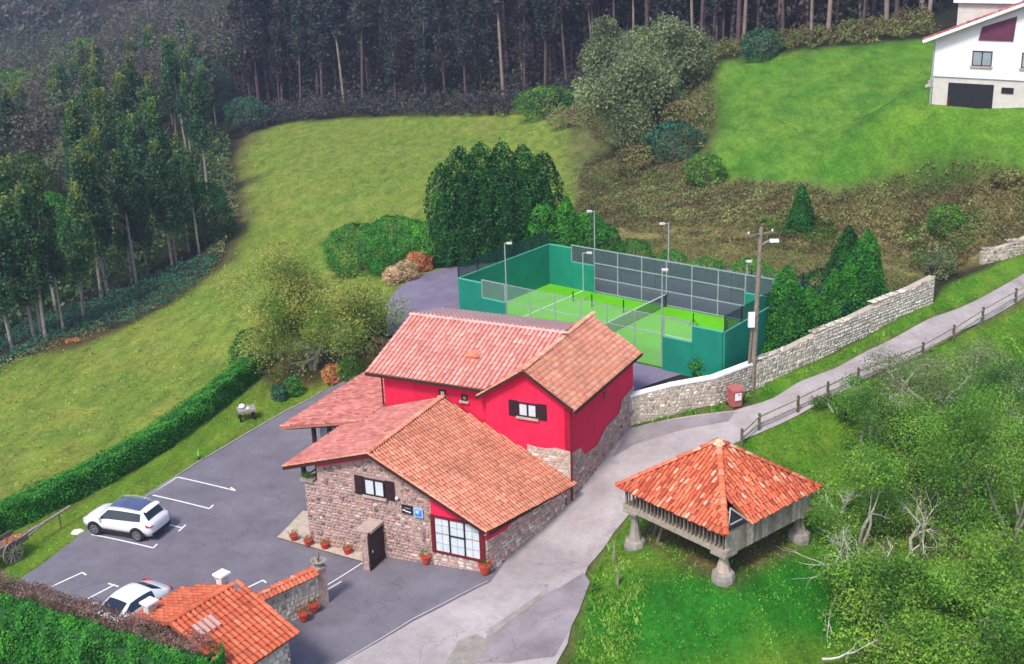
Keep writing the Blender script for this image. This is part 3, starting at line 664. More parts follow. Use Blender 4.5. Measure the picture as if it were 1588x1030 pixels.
# entrance: projecting stone pier, gate door and slab roof
w = MB(); w.box(-5.98, -5.62, -1.4, -.03, RZ, -1.55); pier = w.build('entrance_pier', M['mortar'], hot)
st = Stones(M['stone'], 8, wmat(hot)); st.face((-5.98, -1.4, 0), (1, 0, 0), (0, -1, 0), .36, lambda u: RZ + .1, lambda u: -1.57, size=(.14, .24, .14, .3), tl=(.5, .2), proud=.03)
st.face((-5.98, -.03, 0), (0, -1, 0), (-1, 0, 0), 1.36, lambda u: RZ + .1, lambda u: -1.57, size=(.14, .24, .2, .4), tl=(.5, .2), proud=.03); st.finish(pier, 60)
w = MB(); w.box(-6.35, -5.5, -1.2, 0, -1.5, -1.36); w.build('entrance_slab', M['stoneledge'], hot)
w = MB()
for k in range(6): w.box(-5.60, -5.55, -1.38 + k * .225, -1.38 + k * .225 + .215, RZ + .3, -1.42)
w.box(-5.548, -5.52, -1.38, -.03, -1.75, -1.66); w.box(-5.548, -5.52, -1.38, -.03, -3.2, -3.1)
dr = w.build('entrance_door', M['darkwood'], hot); w = MB(); w.lathe([(.03, 0), (.03, .12)], (-5.49, -1.2, -2.5), 8); w.build('handle', M['steel'], dr)
w = MB(); w.box(-6.4, -5.99, -.06, -.03, RZ, -1.5); w.build('entrance_recess', M['darkwood'], hot)
# signs
s_ = MB(); s_.box(-4.38, -3.80, -.13, -.08, -.66, -.22); sg = s_.build('name_sign', M['black'], hot)
s_ = MB(); pts = [(-4.32, -.5), (-4.22, -.47), (-4.13, -.535), (-4.02, -.53), (-3.93, -.56), (-3.86, -.55)]
for a_, b_ in zip(pts[:-1], pts[1:]): s_.beam((a_[0], -.138, a_[1]), (b_[0], -.138, b_[1]), .012, .055)
for k in range(5): s_.box(-4.2 + k * .07, -4.165 + k * .07, -.14, -.131, -.37, -.35)
s_.build('lettering', M['white'], sg)
s_ = MB(); s_.box(-3.70, -3.22, -.13, -.08, -.74, -.26); sg = s_.build('blue_hotel_plaque', M['signlight'], hot)
s_ = MB(); s_.box(-3.65, -3.27, -.137, -.1305, -.69, -.31); s_.build('plaque_field', M['signblue'], sg)
s_ = MB(); s_.box(-3.60, -3.42, -.144, -.1375, -.54, -.36); s_.box(-3.41, -3.33, -.144, -.1375, -.38, -.345); s_.build('plaque_mark', M['signlight'], sg)
# low block roof
tl = Tiles(hot, M['tile_old'], M['deck'], .215, .30, 11, .008, (.32, .82))
RB = 7.05
c_ = math.sqrt(1 + RR_ ** 2); up = (-1, 0, RR_); Lr = (0.30 - RDX) * c_
e0 = np.array([.30, -.4, ztop(.30)]); ev = np.array([.195, 1, 0]); 
tl.slope3([(.30, -.4, ztop(.30)), (1.75, 7.05, ztop(1.75)), (RDX, 7.05, RDZ), (RDX, -.4, RDZ)])
c2_ = math.sqrt(1 + LS ** 2)
tl2 = Tiles(hot, M['tile_pink'], M['deckpink'], .23, .32, 12, .008, (.2, .62))
zl = lambda x: RDZ - LS * (RDX - x)
tl2.slope(np.array([-10.9, -.4, zl(-10.9)]), (0, 1, 0), (1, 0, LS), [(0, 0), (5.6, 0), (5.6, 1.3 * c2_), (7.45, 1.3 * c2_), (7.45, (10.9 + RDX) * c2_), (0, (10.9 + RDX) * c2_)])
tl.ridge((RDX, -.45, RDZ + .03), (RDX, 7.0, RDZ + .03), .14)
tl.ridge((.32, -.42, ztop(.3) + .02), (RDX, -.42, RDZ + .02), .10, .36); tl.ridge((-10.9, -.42, zl(-10.9) + .02), (RDX, -.42, RDZ + .02), .10, .36)
tl.finish(300); tl2.finish(0)
# annex lean-to roof
an = Tiles(hot, M['tile_pink'], M['deckpink'], .24, .34, 13, .014, (.15, .7))
sa = (1.22 - .05) / 5.3; an.slope(np.array([-14.95, 4.9, .05]), (0, 1, 0), (1, 0, sa), [(0, 0), (9.2, 0), (9.2, 5.4 * math.hypot(1, sa)), (0, 5.4 * math.hypot(1, sa))]); an.finish(0)
w = MB(); w.box(-13.3, -12.95, 5.6, 13.8, RZ, -1.6); w.box(-13.3, -9.6, 9.6, 9.9, RZ, -.4); w.build('annex_wall', M['mortar'], hot)
st = Stones(M['stone'], 9, wmat(hot)); st.face((-13.3, 5.6, 0), (1, 0, 0), (0, -1, 0), .35, lambda u: RZ, lambda u: -1.62, size=(.14, .24, .14, .3), proud=.03)
st.finish(hot.children[-1] if hot.children else hot, 0)
for x, y, a, b in ((-13.1, 5.4, RZ, .3), (-12.0, 5.3, -1.0, .5), (-10.35, .5, -.06, .75), (-13.1, 9.2, RZ, .3)):
    w = MB(); w.box(x - .09, x + .09, y - .09, y + .09, a, b); w.build('post', M['darkwood'], hot)
w = MB(); w.beam((-14.7, 5.1, .0), (-9.7, 5.1, 1.05), .14, .2); w.build('eave_beam', M['darkwood'], hot)
w = MB(); w.beam((-10.35, .5, -.1), (-9.25, .5, .7), .08); w.build('brace', M['darkwood'], hot)
w = MB(); w.box(-12.9, -11.2, 5.7, 5.74, -1.5, .2); w.build('annex_glazing', M['glass'], hot)
# upper blocks
UZ, URX = 4.62, -.95
w = MB()
w.prism([(-3.3, 7.0, RZ), (1.42, 7.0, RZ), (1.42, 7.0, 2.88), (URX, 7.0, UZ - .2), (-3.3, 7.0, 2.88)], (0, .3, 0))
w.prism([(1.42, 7.0, RZ), (1.75, 15.3, RZ), (1.75, 15.3, 2.75), (1.42, 7.0, 2.8)], (-.3, 0, 0))
w.box(-9.6, -3.1, 7.35, 7.65, RZ, 3.05); w.box(-9.6, -9.3, 7.65, 15.3, RZ, 3.0); w.prism([(-9.6, 7.65, 3.0), (-9.6, 15.3, 3.0), (-9.6, 15.3, 3.9), (-9.6, 12, 4.55)], (.3, 0, 0)); w.box(-9.3, 1.45, 15.0, 15.3, RZ, 2.8)
w.build('red_wall', M['red'], hot)
w = MB(); w.prism([(1.44, 7.0, RZ), (1.77, 15.3, RZ), (1.77, 15.3, .95), (1.72, 13.6, .75), (1.69, 13.2, .1), (1.62, 11.4, .0), (1.57, 10.2, -.55), (1.50, 8.6, -.45), (1.48, 8.1, .2), (1.44, 7.0, .3)], (.04, 0, 0))
sw = w.build('stone_plinth', M['mortar'], hot)
st = Stones(M['stone'], 21, wmat(hot)); d2 = unit((.33, 8.3, 0)); n2_ = np.array([d2[1], -d2[0], 0])
def tp(u): return np.interp(u, [0, 1.1, 1.6, 3.2, 4.4, 6.2, 6.6, 8.3], [.28, .15, -.5, -.6, -.02, .05, .7, .9])
st.face(np.array([1.48, 7.0, 0]), d2, n2_, 8.3, lambda u: RZ + .5, tp, size=(.15, .27, .2, .5), tl=(.58, .2))
w2 = MB(); w2.prism([(-1.0, 6.985, -1.2), (1.40, 6.985, -2.5), (1.40, 6.985, .42), (.6, 6.985, .5), (-.2, 6.985, .32), (-1.0, 6.985, .45)], (0, .03, 0)); w2.build('stone_patch', M['palemortar'], hot)
st.face(np.array([-.95, 6.985, 0]), (1, 0, 0), (0, -1, 0), 2.3, lambda u: -1.2, lambda u: .38, size=(.15, .25, .2, .5), tl=(.8, .15), proud=.03)
st.finish(sw, 150)
pk = Tiles(hot, M['tile_pink'], M['deckpink'], .27, .40, 14, .006, (.45, 1.0), lift=.062, hs=.5)
MS = (4.85 - 3.2) / 5.15; cm = math.hypot(1, MS)
pk.slope(np.array([-10.45, 6.85, 3.2]), (1, 0, 0), (0, 1, MS), [(0, 0), (7.0, 0), (9.5, 2.5 * cm), (9.5, 5.15 * cm), (0, 5.15 * cm)])
pk.finish(0); pk = Tiles(hot, M['tile_smooth'], M['deck_lightened'], .27, .40, 16, .003, (.7, 1.0), lift=.02, hs=.35)
pk.slope(np.array([-10.45, 15.6, 4.12]), (1, 0, 0), (0, -1, .205), [(0, 0), (8.6, 0), (9.4, 3.6 * 1.021), (0, 3.6 * 1.021)])
pk.ridge((-10.5, 12.0, 4.88), (-1.1, 12.0, 4.88), .14)
pk.finish(0)
ug = Tiles(hot, M['tile_old'], M['deckpink'], .21, .29, 15, .006, (.45, 1.0))
US = (UZ - 2.83) / 2.68; cu = math.hypot(1, US)
ug.slope3([(1.76, 6.7, UZ - US * 2.71), (1.98, 16.0, UZ - US * 2.93), (URX, 16.0, UZ), (URX, 6.7, UZ)])
ug.slope(np.array([-3.65, 6.7, UZ - US * 2.7]), (0, 1, 0), (1, 0, US), [(0, 0), (.8, 0), (5.2, 2.35 * cu), (9.3, 2.35 * cu), (9.3, 2.7 * cu), (0, 2.7 * cu)])
ug.slope(np.array([-2.0, 12.2, UZ - US * 1.05]), (0, 1, 0), (1, 0, US), [(0, 0), (3.8, 0), (3.8, 1.05 * cu), (0, 1.05 * cu)])
ug.ridge((URX, 6.65, UZ + .03), (URX, 16, UZ + .03), .14); ug.finish(0)
w = MB()
for a_, b_ in (((1.75, 6.62, 2.85), (URX, 6.62, UZ - .06)), ((URX, 6.62, UZ - .06), (-3.65, 6.62, 2.75)), ((.25, -.44, ztop(.25) - .1), (RDX, -.44, RDZ - .1)), ((RDX, -.44, RDZ - .1), (-10.9, -.44, zl(-10.9) - .1)), ((-10.4, 6.8, 3.1), (-3.5, 6.8, 3.1)), ((1.82, 6.8, 2.7), (2.05, 16, 2.62)), ((.38, -.3, ztop(.38) - .1), (1.62, 7.0, ztop(1.62) - .08))):
    w.beam(a_, b_, .07, .13)
w.build('eave_board', M['eave'], hot)
window(hot, -.9, 7.0 - .0, 1.98, 2.75, 1.05, 2, .5)
window(hot, -6.0, 7.35, 2.25, 2.62, .38, 1, 0); window(hot, -4.7, 7.35, 2.2, 2.52, .34, 1, 0, pm='conc')
w = MB(); w.box(1.60, 1.70, 11.1, 11.35, 1.75, 2.05); w.build('wall_vent', M['deck'], hot)
for x, y, a, b in ((1.5, 6.9, -2.4, 2.75), (-9.7, 7.3, 1.0, 3.1), (1.33, 6.5, -2.5, ztop(1.4) - .1)):
    w = MB(); w.tube([(x, y, a), (x, y, b)], .05, 8); w.build('downpipe', M['darkred'], hot)
w = MB(); w.box(-5.3, -4.7, 8.9, 9.4, 3.75, 4.1, 0, .7); w.prism([(-5.4, 8.8, 4.1), (-4.6, 8.8, 4.1), (-5.0, 8.8, 4.32)], (0, .7, 0), 0, .9); w.build('roof_vent', M['tile_orange'], hot)
w = MB(); w.box(-1.6, -1.35, -.2, -.12, -.25, -.1) if False else None
for p_ in ((-4.62, -.1, -.02), (.03, -.05, -1.0)):
    w = MB(); w.lathe([(.07, 0), (.09, .08), (.03, .16)], p_, 8); w.build('wall_light', M['white'], hot)
w = MB(); w.box(-10.15, -9.4, -.15, .25, -.02, .16); fb = w.build('flower_box', M['conc'], hot)

# ------------------------------------------------------------------ the orange tiled outbuilding bottom left
SA = math.radians(54); SO = np.array([-11.85, 44.62, 0])
shd = thing('outbuilding', 'low stone outbuilding with bright orange clay tile roof and two pale chimneys near the hedge', 'outbuilding', (SO[0], SO[1], 0), SA - math.pi / 2)
# local: +y = ridge direction (away), +x = right slope
RZs = .32; sr = .40; sl_ = .30
w = MB()
w.prism([(3.05, -3.4, -4.4), (3.05, -.25, -4.4), (3.05, -.25, RZs - sr * 3.05 - .12), (3.05, -3.4, RZs - sr * 3.05 - .12)], (-.3, 0, 0))
w.prism([(-2.5, -.25, -4.4), (3.05, -.25, -4.4), (3.05, -.25, RZs - sr * 3.05 - .12), (0, -.25, RZs - .14), (-2.5, -.25, RZs - .12 - sl_ * 2.5)], (0, -.3, 0))
w.box(-2.5, -2.2, -3.4, -.55, -4.4, RZs - .12 - sl_ * 2.5); w.box(-2.2, 2.75, -3.4, -3.1, -4.4, RZs - 1.3)
sw = w.build('wall', M['palemortar'], shd)
st = Stones(M['wallstone'], 31, wmat(shd)); st.face((3.05, -3.4, 0), (0, 1, 0), (1, 0, 0), 3.15, lambda u: -4., lambda u: RZs - sr * 3.05 - .18, size=(.15, .28, .2, .5), tl=(.75, .2), holes=[])
st.face((3.05, -.25, 0), (-1, 0, 0), (0, 1, 0), 5.5, lambda u: -4., lambda u: RZs - sr * abs(3.05 - u) - .2, size=(.15, .28, .2, .5), tl=(.75, .2)); st.finish(sw, 200)
so_ = Tiles(shd, M['tile_orange'], M['deck'], .25, .36, 32, .006, (.25, .7)); cr_ = math.hypot(1, sr)
so_.slope((3.35, -3.6, RZs - sr * 3.35), (0, 1, 0), (-1, 0, sr), [(0, 0), (3.65, 0), (3.65, 2.95 * cr_), (3.2, 2.95 * cr_), (3.2, 3.35 * cr_), (0, 3.35 * cr_)]); so_.ridge((0, -3.6, RZs + .02), (0, -.4, RZs + .02), .14)
so_.ridge((3.35, .03, RZs - sr * 3.35 + .03), (.3, .03, RZs - sr * .3 + .03), .11, .4)
so_.finish(300)
s2 = Tiles(shd, M['tile_orange'], M['deck'], .25, .36, 33, .006, (.35, .8)); cl_ = math.hypot(1, sl_)
s2.slope((-2.75, -3.6, RZs - sl_ * 2.75), (0, 1, 0), (1, 0, sl_), [(0, 0), (2.8, 0), (3.35, 1.0 * cl_), (3.35, 2.75 * cl_), (0, 2.75 * cl_)]); s2.finish(0)
for x, y in ((-.62, .05), (-2.1, -2.6)):
    zb_ = RZs - sl_ * abs(x)
    c_m = MB(); c_m.box(x - .16, x + .16, y - .2 - .3, y + .2 - .3, zb_ - .2, zb_ + .32); ch = c_m.build('chimney', M['paleconc'], shd)
    for sx in (-1, 1):
        for sy in (-1, 1):
            c_m = MB(); c_m.box(x + sx * .16 - .04, x + sx * .16 + .04, y - .3 + sy * .18 - .04, y - .3 + sy * .18 + .04, zb_ + .32, zb_ + .47); c_m.build('cap_leg', M['paleconc'], ch)
    c_m = MB(); c_m.box(x - .27, x + .27, y - .58, y - .02, zb_ + .47, zb_ + .56); c_m.build('cap', M['white'], ch)
# sky-light glass tiles in the red slope
w = MB()
for k in range(4):
    y0 = -3.1 + k * .27; w.prism([(.75, y0, RZs - sr * .75 + .14), (1.35, y0, RZs - sr * 1.35 + .14), (1.35, y0 + .16, RZs - sr * 1.35 + .14), (.75, y0 + .16, RZs - sr * .75 + .14)], (0, 0, .02))
w.build('translucent_tile', M['skytile'], shd)
# low garden wall with tile coping running on from the outbuilding
gw0, gw1 = atz(404, 922, -1.6), atz(486, 884, -1.6)
gd = unit(gw1[:2] - gw0[:2]); gL = np.linalg.norm(gw1[:2] - gw0[:2]) + .1
gw = thing('garden_wall', 'short rubble garden wall capped with orange tiles between the outbuilding and the gate gap', 'wall', (gw0[0], gw0[1], 0), math.atan2(gd[1], gd[0]))
w = MB(); w.box(-.6, gL, -.17, .17, -4.2, -1.75); gwb = w.build('wall', M['palemortar'], gw)
st = Stones(M['wallstone'], 41, wmat(gw)); st.face((-.6, -.17, 0), (1, 0, 0), (0, -1, 0), gL + .6, lambda u: -3.8, lambda u: -1.8, size=(.15, .26, .18, .42), tl=(.7, .2)); st.finish(gwb, 150)
w = MB(); w.box(gL, gL + .42, -.24, .24, -4.2, -1.62); w.box(gL - .06, gL + .48, -.30, .30, -1.62, -1.52); w.build('end_pillar', M['mortar'], gw)
g2 = Tiles(gw, M['tile_orange'], M['deckpink'], .22, .38, 42, .006, (.3, .9))
for sg_ in (-1, 1): g2.slope((-.6, sg_ * .36, -1.74), (1, 0, 0), (0, -sg_, .38), [(0, 0), (gL + .55, 0), (gL + .55, .36), (0, .36)], .05)
g2.ridge((-.6, 0, -1.58), (gL, 0, -1.58), .1, .36); g2.finish(100)
bb = c_ = wmat(gw) @ Vector((gL + .21, 0, -1.52))
t = thing('stone_bowl', 'dark stone bowl with bare twigs on the end pillar of the garden wall', 'planter', bb)
w = MB(); w.lathe([(.16, 0), (.1, .08), (.3, .2), (.38, .3), (.32, .3), (.2, .2)], n=12); w.build('bowl', M['conc'], t)
w = MB(); rr = random.Random(4)
for k in range(9): a = rr.uniform(0, 6.28); w.tube([(0, 0, .2), (.1 * math.cos(a), .1 * math.sin(a), .5), (.25 * math.cos(a), .25 * math.sin(a), .65 + rr.random() * .2)], [.012, .01, .004], 3)
w.build('twig', M['barkdark'], t)

# ------------------------------------------------------------------ the granary on stone feet
GC = np.array([9.38, 51.3]); GA = math.radians(-50.5)
gr = thing('raised_granary', 'square wooden granary on stone feet under an orange pyramid tile roof on the grass', 'granary', (GC[0], GC[1], 0), GA)
# local frame: -y side = gallery side facing front-left ; +x... corner (+s,-s) is the near corner
Sg = 3.08; PZ = -.34; EZ = .58; AZ = 2.66; EV = 3.36
for ex_, ey_ in ((1, -1), (-1, -1), (1, 1), (-1, 1)):
    x, y = ex_ * (Sg - .35), ey_ * (Sg - .35)
    wp = wmat(gr) @ Vector((x, y, 0)); gz = hz(wp.x, wp.y)
    w = MB(); w.lathe([(.52, -.3), (.55, .1), (.50, .34), (.40, .42)], (x, y, gz), 9); ft = w.build('foot_stone', M['conc'], gr)
    w = MB(); w.lathe([(.33, 0), (.22, .5), (.13, PZ - .25 - gz - .62)], (x, y, gz + .42), 8); w.build('pillar', M['stoneledge'] if (ex_, ey_) == (1, -1) else M['conc'], gr)
    w = MB(); w.box(x - .42, x + .42, y - .42, y + .42, PZ - .44, PZ - .32); w.build('slab', M['conc'], gr)
w = MB()
for sy in (-1, 1): w.box(-Sg - .1, Sg + .1, sy * (Sg - .12) - .13, sy * (Sg - .12) + .13, PZ - .32, PZ - .02, 0, .7)
for sx in (-1, 1): w.box(sx * (Sg - .12) - .13, sx * (Sg - .12) + .13, -Sg + .02, Sg - .02, PZ - .31, PZ - .03, 0, .5)
w.box(-Sg + .14, Sg - .14, -Sg + .14, Sg - .14, PZ - .2, PZ - .04, 0, .2)
w.build('floor_frame', M['oldwood'], gr)
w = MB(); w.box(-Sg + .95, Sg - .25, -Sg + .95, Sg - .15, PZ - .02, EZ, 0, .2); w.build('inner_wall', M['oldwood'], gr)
rr = random.Random(8)
k = 0; x = -Sg + .95
while x < Sg - .3:      # inner boards behind the gallery
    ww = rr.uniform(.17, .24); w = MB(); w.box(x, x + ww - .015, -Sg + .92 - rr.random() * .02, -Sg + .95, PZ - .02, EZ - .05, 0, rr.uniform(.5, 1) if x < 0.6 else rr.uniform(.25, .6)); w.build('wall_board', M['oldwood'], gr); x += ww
y = -Sg
while y < Sg - .1:      # boarded right side
    ww = rr.uniform(.18, .25); w = MB(); w.box(Sg, Sg + .04 + rr.random() * .015, y, min(y + ww - .015, Sg), PZ - .36, EZ - .02, 0, rr.uniform(.45, .95)); w.build('wall_board', M['oldwood'], gr); y += ww
for k in range(27):     # gallery balusters
    x = -Sg + .1 + k * (2 * Sg - .2) / 26; w = MB(); tk = .045 if k % 6 == 0 else .022; w.box(x - tk, x + tk, -Sg - .02, -Sg + .05, PZ - .02, EZ - .05 if k % 6 == 0 else PZ + .92, 0, rr.uniform(.2, .6)); w.build('baluster', M['oldwood'], gr)
w = MB(); w.box(-Sg, Sg, -Sg - .04, -Sg + .07, PZ + .92, PZ + 1.0, 0, .6); w.build('handrail', M['oldwood'], gr)
w = MB(); w.box(-Sg, Sg, -Sg - .05, -Sg + .1, EZ - .18, EZ - .02, 0, .3); w.box(-Sg, -Sg + .12, -Sg + .1, Sg, EZ - .18, EZ - .02, 0, .3); w.build('top_plate', M['oldwood'], gr)
for k in range(14):
    y = -Sg + .2 + k * .43; w = MB(); w.box(-Sg - .02, -Sg + .03, y - .02, y + .02, PZ, EZ - .1, 0, .3); w.build('baluster', M['oldwood'], gr)
# roof
gt_ = Tiles(gr, M['tile_orange'], M['deck'], .205, .30, 51, .022, (.15, 1.0), 5)
hh = AZ - EZ + .22; E0 = EZ - .06; Ls = math.hypot(EV, hh)
for i, (U_, V_) in enumerate((((1, 0, 0), (0, 1)), ((0, 1, 0), (-1, 0)), ((-1, 0, 0), (0, -1)), ((0, -1, 0), (1, 0)))):
    o_ = np.array([-V_[0] * EV - U_[0] * EV, -V_[1] * EV - U_[1] * EV, E0]); V3 = (V_[0], V_[1], hh / EV)
    poly = [(0, 0), (2 * EV, 0), (EV + .18, Ls * .96), (EV - .18, Ls * .96)]
    if i == 1: poly = [(.42, 1.1 * .38), (1.5, 1.5), (1.72, 0), (2 * EV, 0), (EV + .18, Ls * .96), (EV - .18, Ls * .96)]
    gt_.slope(o_, U_, V3, poly, .07)
for sx in (-1, 1):
    for sy in (-1, 1): gt_.ridge((sx * EV, sy * EV, E0 + .06), (sx * .1, sy * .1, E0 + hh + .04), .15, .4)
gt_.finish(300)
w = MB(); w.lathe([(.34, 0), (.2, .14), (.05, .22)], (0, 0, E0 + hh - .02), 8, 0, .9); w.build('roof_cap', M['tile_orange'], gr)
w = MB(); w.prism([(Sg + .05, -Sg + .02, EZ - .02), (Sg + .05, -Sg + 1.45, EZ - .02), (Sg - .55, -Sg + .85, EZ + .62)], (.03, 0, 0)); w.build('dark_opening', M['black'], gr)
w = MB(); w.beam((Sg + .1, -Sg + .05, EZ + .02), (Sg - .45, -Sg + .85, EZ + .66), .06, .06, 0, .95); w.beam((Sg + .1, -Sg + 1.45, EZ + .02), (Sg - .45, -Sg + .85, EZ + .66), .08, .06, 0, .95); w.beam((Sg + .12, -Sg + .2, EZ + .3), (Sg + .1, -Sg + 1.0, EZ + .28), .05, .05, 0, 1); w.build('opening_frame', M['oldwood'], gr)
# prop timbers under the granary
for k, (a_, b_) in enumerate((((-1.9, -2.2, -2.6), (-1.5, -1.9, PZ - .35)), ((-2.6, -1.6, -2.6), (-2.0, -1.7, PZ - .5)))):
    w = MB(); w.beam(a_, b_, .12, .12, 0, .3); w.build('prop', M['oldwood'], gr)
# ------------------------------------------------------------------ foliage generators
def leaf_quads(P_, D_, size, r, align=.5):
    n = len(P_); Nn = D_ * align + r.normal(size=(n, 3)) * (1 - align) * .8; Nn /= np.linalg.norm(Nn, axis=1)[:, None] + 1e-9
    a = np.cross(Nn, r.normal(size=(n, 3))); a /= np.linalg.norm(a, axis=1)[:, None] + 1e-9; b = np.cross(Nn, a)
    s = (np.asarray(size) * np.ones(n))[:, None] * r.uniform(.6, 1.3, (n, 1)); e = r.uniform(.55, 1., (n, 1))
    V = np.stack([P_ - a * s * .5, P_ - b * s * e * .35, P_ + a * s * .5, P_ + b * s * e * .35 + Nn * s * .1], 1)
    return V.reshape(-1, 3), np.arange(n * 4).reshape(n, 4)
def leaf_obj(name, P_, D_, size, tint, mat, parent=None, seed=0, origin=None, align=.5):
    r = np.random.default_rng(seed + len(P_)); V, F = leaf_quads(np.asarray(P_, float), np.asarray(D_, float), size, r, align)
    if origin is not None: V = V - np.asarray(origin)
    me = mesh_np(name, V, F, mats=[mat], tint=tint)
    return link(name, me, parent, origin if origin is not None else (0, 0, 0))
def blob(n, c, rad, r, shell=.72, lump=.18, up=False):
    d = r.normal(size=(n, 3)); d /= np.linalg.norm(d, axis=1)[:, None]
    if up: d[:, 2] = np.where(d[:, 2] < -.25, -d[:, 2], d[:, 2])
    k = r.uniform(0, 6.28, 3); l = 1 + lump * (np.sin(d[:, 0] * 5 + k[0]) + np.sin(d[:, 1] * 6 + k[1]) + np.sin(d[:, 2] * 5 + k[2])) / 2
    q = r.uniform(shell, 1, n) * l
    return np.asarray(c) + d * q[:, None] * np.asarray(rad), d
def clump_tint(P_, r, n=40, base=.5, amp=.3, jit=.12):
    """light and dark clumps of the foliage's own colour"""
    c = P_[r.choice(len(P_), min(n, len(P_)), replace=False)]; val = r.uniform(-amp, amp, len(c))
    out = np.empty(len(P_))
    for i in range(0, len(P_), 20000):
        q = P_[i:i + 20000]; out[i:i + 20000] = val[((q[:, None] - c[None]) ** 2).sum(-1).argmin(1)]
    return np.clip(base + out + r.normal(0, jit, len(P_)), 0, 1)
def limb(mb, r, p, d, L, rad, depth, tips, spread=.55, seg=4, n=5, droop=0., kids=(2, 4)):
    pts = [np.array(p, float)]; rs = [rad]; d = unit(d)
    for k in range(seg):
        d = unit(d + r.normal(size=3) * .16 + np.array([0, 0, droop])); pts.append(pts[-1] + d * L / seg); rs.append(rad * (1 - .5 * (k + 1) / seg))
    mb.tube(pts, rs, n if depth > 0 else 4, 0, .5, cap=False)
    if depth == 0: tips.append((pts[-1], d)); tips.append((pts[-2], d)); return
    for _ in range(r.integers(*kids)):
        i = r.integers(seg - 2, seg + 1); nd = unit(d + r.normal(size=3) * spread)
        limb(mb, r, pts[i], nd, L * r.uniform(.55, .8), rs[i] * .65, depth - 1, tips, spread, seg, n, droop, kids)
# ------------------------------------------------------------------ padel court
ct = thing('padel_court', 'green walled padel court with bright green turf, wire panels and white lines behind the hotel', 'padel court', (CO[0], CO[1], .16), CA)
w = MB(); w.box(0, 20, 0, 10, -.04, .02); w.build('turf', M['turf'], ct)
for x0, x1, y0, y1 in ((3.03, 3.1, 0, 10), (16.9, 16.97, 0, 10), (3.1, 16.9, 4.97, 5.03)):
    w = MB(); w.box(x0, x1, y0, y1, .021, .026); w.build('court_line', M['line'], ct)
def wallp(x0, x1, y0, y1, h, edge=True):
    w = MB(); w.box(x0, x1, y0, y1, -.2, h); o = w.build('wall_panel', M['greenpaint'], ct)
    w = MB(); w.box(x0 - .015, x1 + .015, y0 - .015, y1 + .015, h + .002, h + .06); w.build('capping', M['greenedge'], o)
T_ = .12
for x0 in (-T_, 20):
    for k in range(5): wallp(x0, x0 + T_, k * 2 + .003, k * 2 + 1.997, 3)
for y0 in (-T_, 10):
    for x0 in (0, 18): wallp(x0 + .003, x0 + 1.99, y0, y0 + T_, 3)
    for x0 in (2, 16): wallp(x0 + .003, x0 + 1.99, y0, y0 + T_, 1.98)
def frame(y, x0, x1, z0, z1, mat, mesh, nv, rails, r=.035):
    w = MB()
    for k in range(nv + 1): x = x0 + (x1 - x0) * k / nv; w.box(x - r, x + r, y - r, y + r, z0, z1)
    f = w.build('frame', M[mat], ct)
    for z in rails: w = MB(); w.box(x0, x1, y - r * .8, y + r * .8, z - r, z + r); w.build('rail', M[mat], f)
    for k in range(nv):
        w = MB(); a = x0 + (x1 - x0) * k / nv; w.box(a + r, a + (x1 - x0) / nv - r, y - .006, y + .006, z0, z1); w.build('wire_panel', M[mesh], f)
for x0 in (2, 16): frame(10.06, x0 + .02, x0 + 1.98, 2.06, 3.25, 'steel', 'netmesh', 1, (3.24,)); frame(-.06, x0 + .02, x0 + 1.98, 2.06, 3.25, 'steel', 'nearmesh', 1, (3.24,))
frame(10.06, 4, 16, .05, 3.25, 'steel', 'netmesh', 6, (3.24, 2.2, 1.1, .1))
frame(-.06, 4, 16, .05, 3.25, 'steel', 'nearmesh', 6, (3.24, 2.1), .022)
for x in (-.06, 20.06):
    w = MB()
    for k in range(6): w.box(x - .03, x + .03, k * 2 - .03, k * 2 + .03, 3.06, 4.05)
    f = w.build('fence_post', M['black'], ct)
    for k in range(5): w = MB(); w.box(x - .005, x + .005, k * 2 + .03, k * 2 + 1.97, 3.07, 4.0); w.build('wire_panel', M['greenmesh'], f)
net = thing('padel_net', 'dark tennis-style net with white top band across the middle of the green court', 'net', c2w(10, 5, .16), CA)
w = MB(); w.box(-.01, .01, -5, 5, .02, .86); w.build('netting', M['netmesh'], net)
w = MB(); w.box(-.02, .02, -5, 5, .86, .93); w.build('top_band', M['line'], net)
for s in (-1, 1): w = MB(); w.box(-.05, .05, s * 4.93 - .04, s * 4.93 + .04, 0, .95); w.build('net_post', M['black'], net)
def lamp_post(u, v, vt, label, arm=.5, name='court_lamp', ang=0, zb=None, head=True):
    p = at(u, v) if zb is None else atz(u, v, zb); lo = p[2]; hi = p[2] + 12
    for _ in range(40):
        m = (lo + hi) / 2; dd = np.array([p[0], p[1], m]) - CAMP; vv = VC - FOC * (dd @ cU) / (dd @ cF)
        if vv > vt: lo = m
        else: hi = m
    h = lo - p[2]; t = thing(name, label, 'lamp post', p, ang, 'floodlight masts round the padel court')
    w = MB(); w.tube([(0, 0, 0), (0, 0, h)], [.055, .04], 8); w.build('mast', M['steel'], t)
    w = MB(); w.beam((0, 0, h - .03), (arm, 0, h), .05); w.build('arm', M['steel'], t)
    w = MB(); w.box(arm - .18, arm + .18, -.14, .14, h - .07, h + .03); w.build('lamp_head', M['paleconc'], t); return t
lamp_post(787, 497, 377, 'thin grey mast at the near left side of the court before the green wall', .3)
lamp_post(905, 470, 392, 'short lamp mast with curved head inside the far left side of the green court', .45)
lamp_post(923, 450, 327, 'tall slim lamp mast behind the far left corner of the court before the cypresses', -.35)
lamp_post(1036, 478, 346, 'lamp mast behind the middle of the far wire fence of the court', -.45)
lamp_post(1026, 571, 418, 'stout grey mast with square floodlight beside the low near wall of the court', .15)
lamp_post(1156, 502, 405, 'plain mast at the far right of the court wire fence', .1)
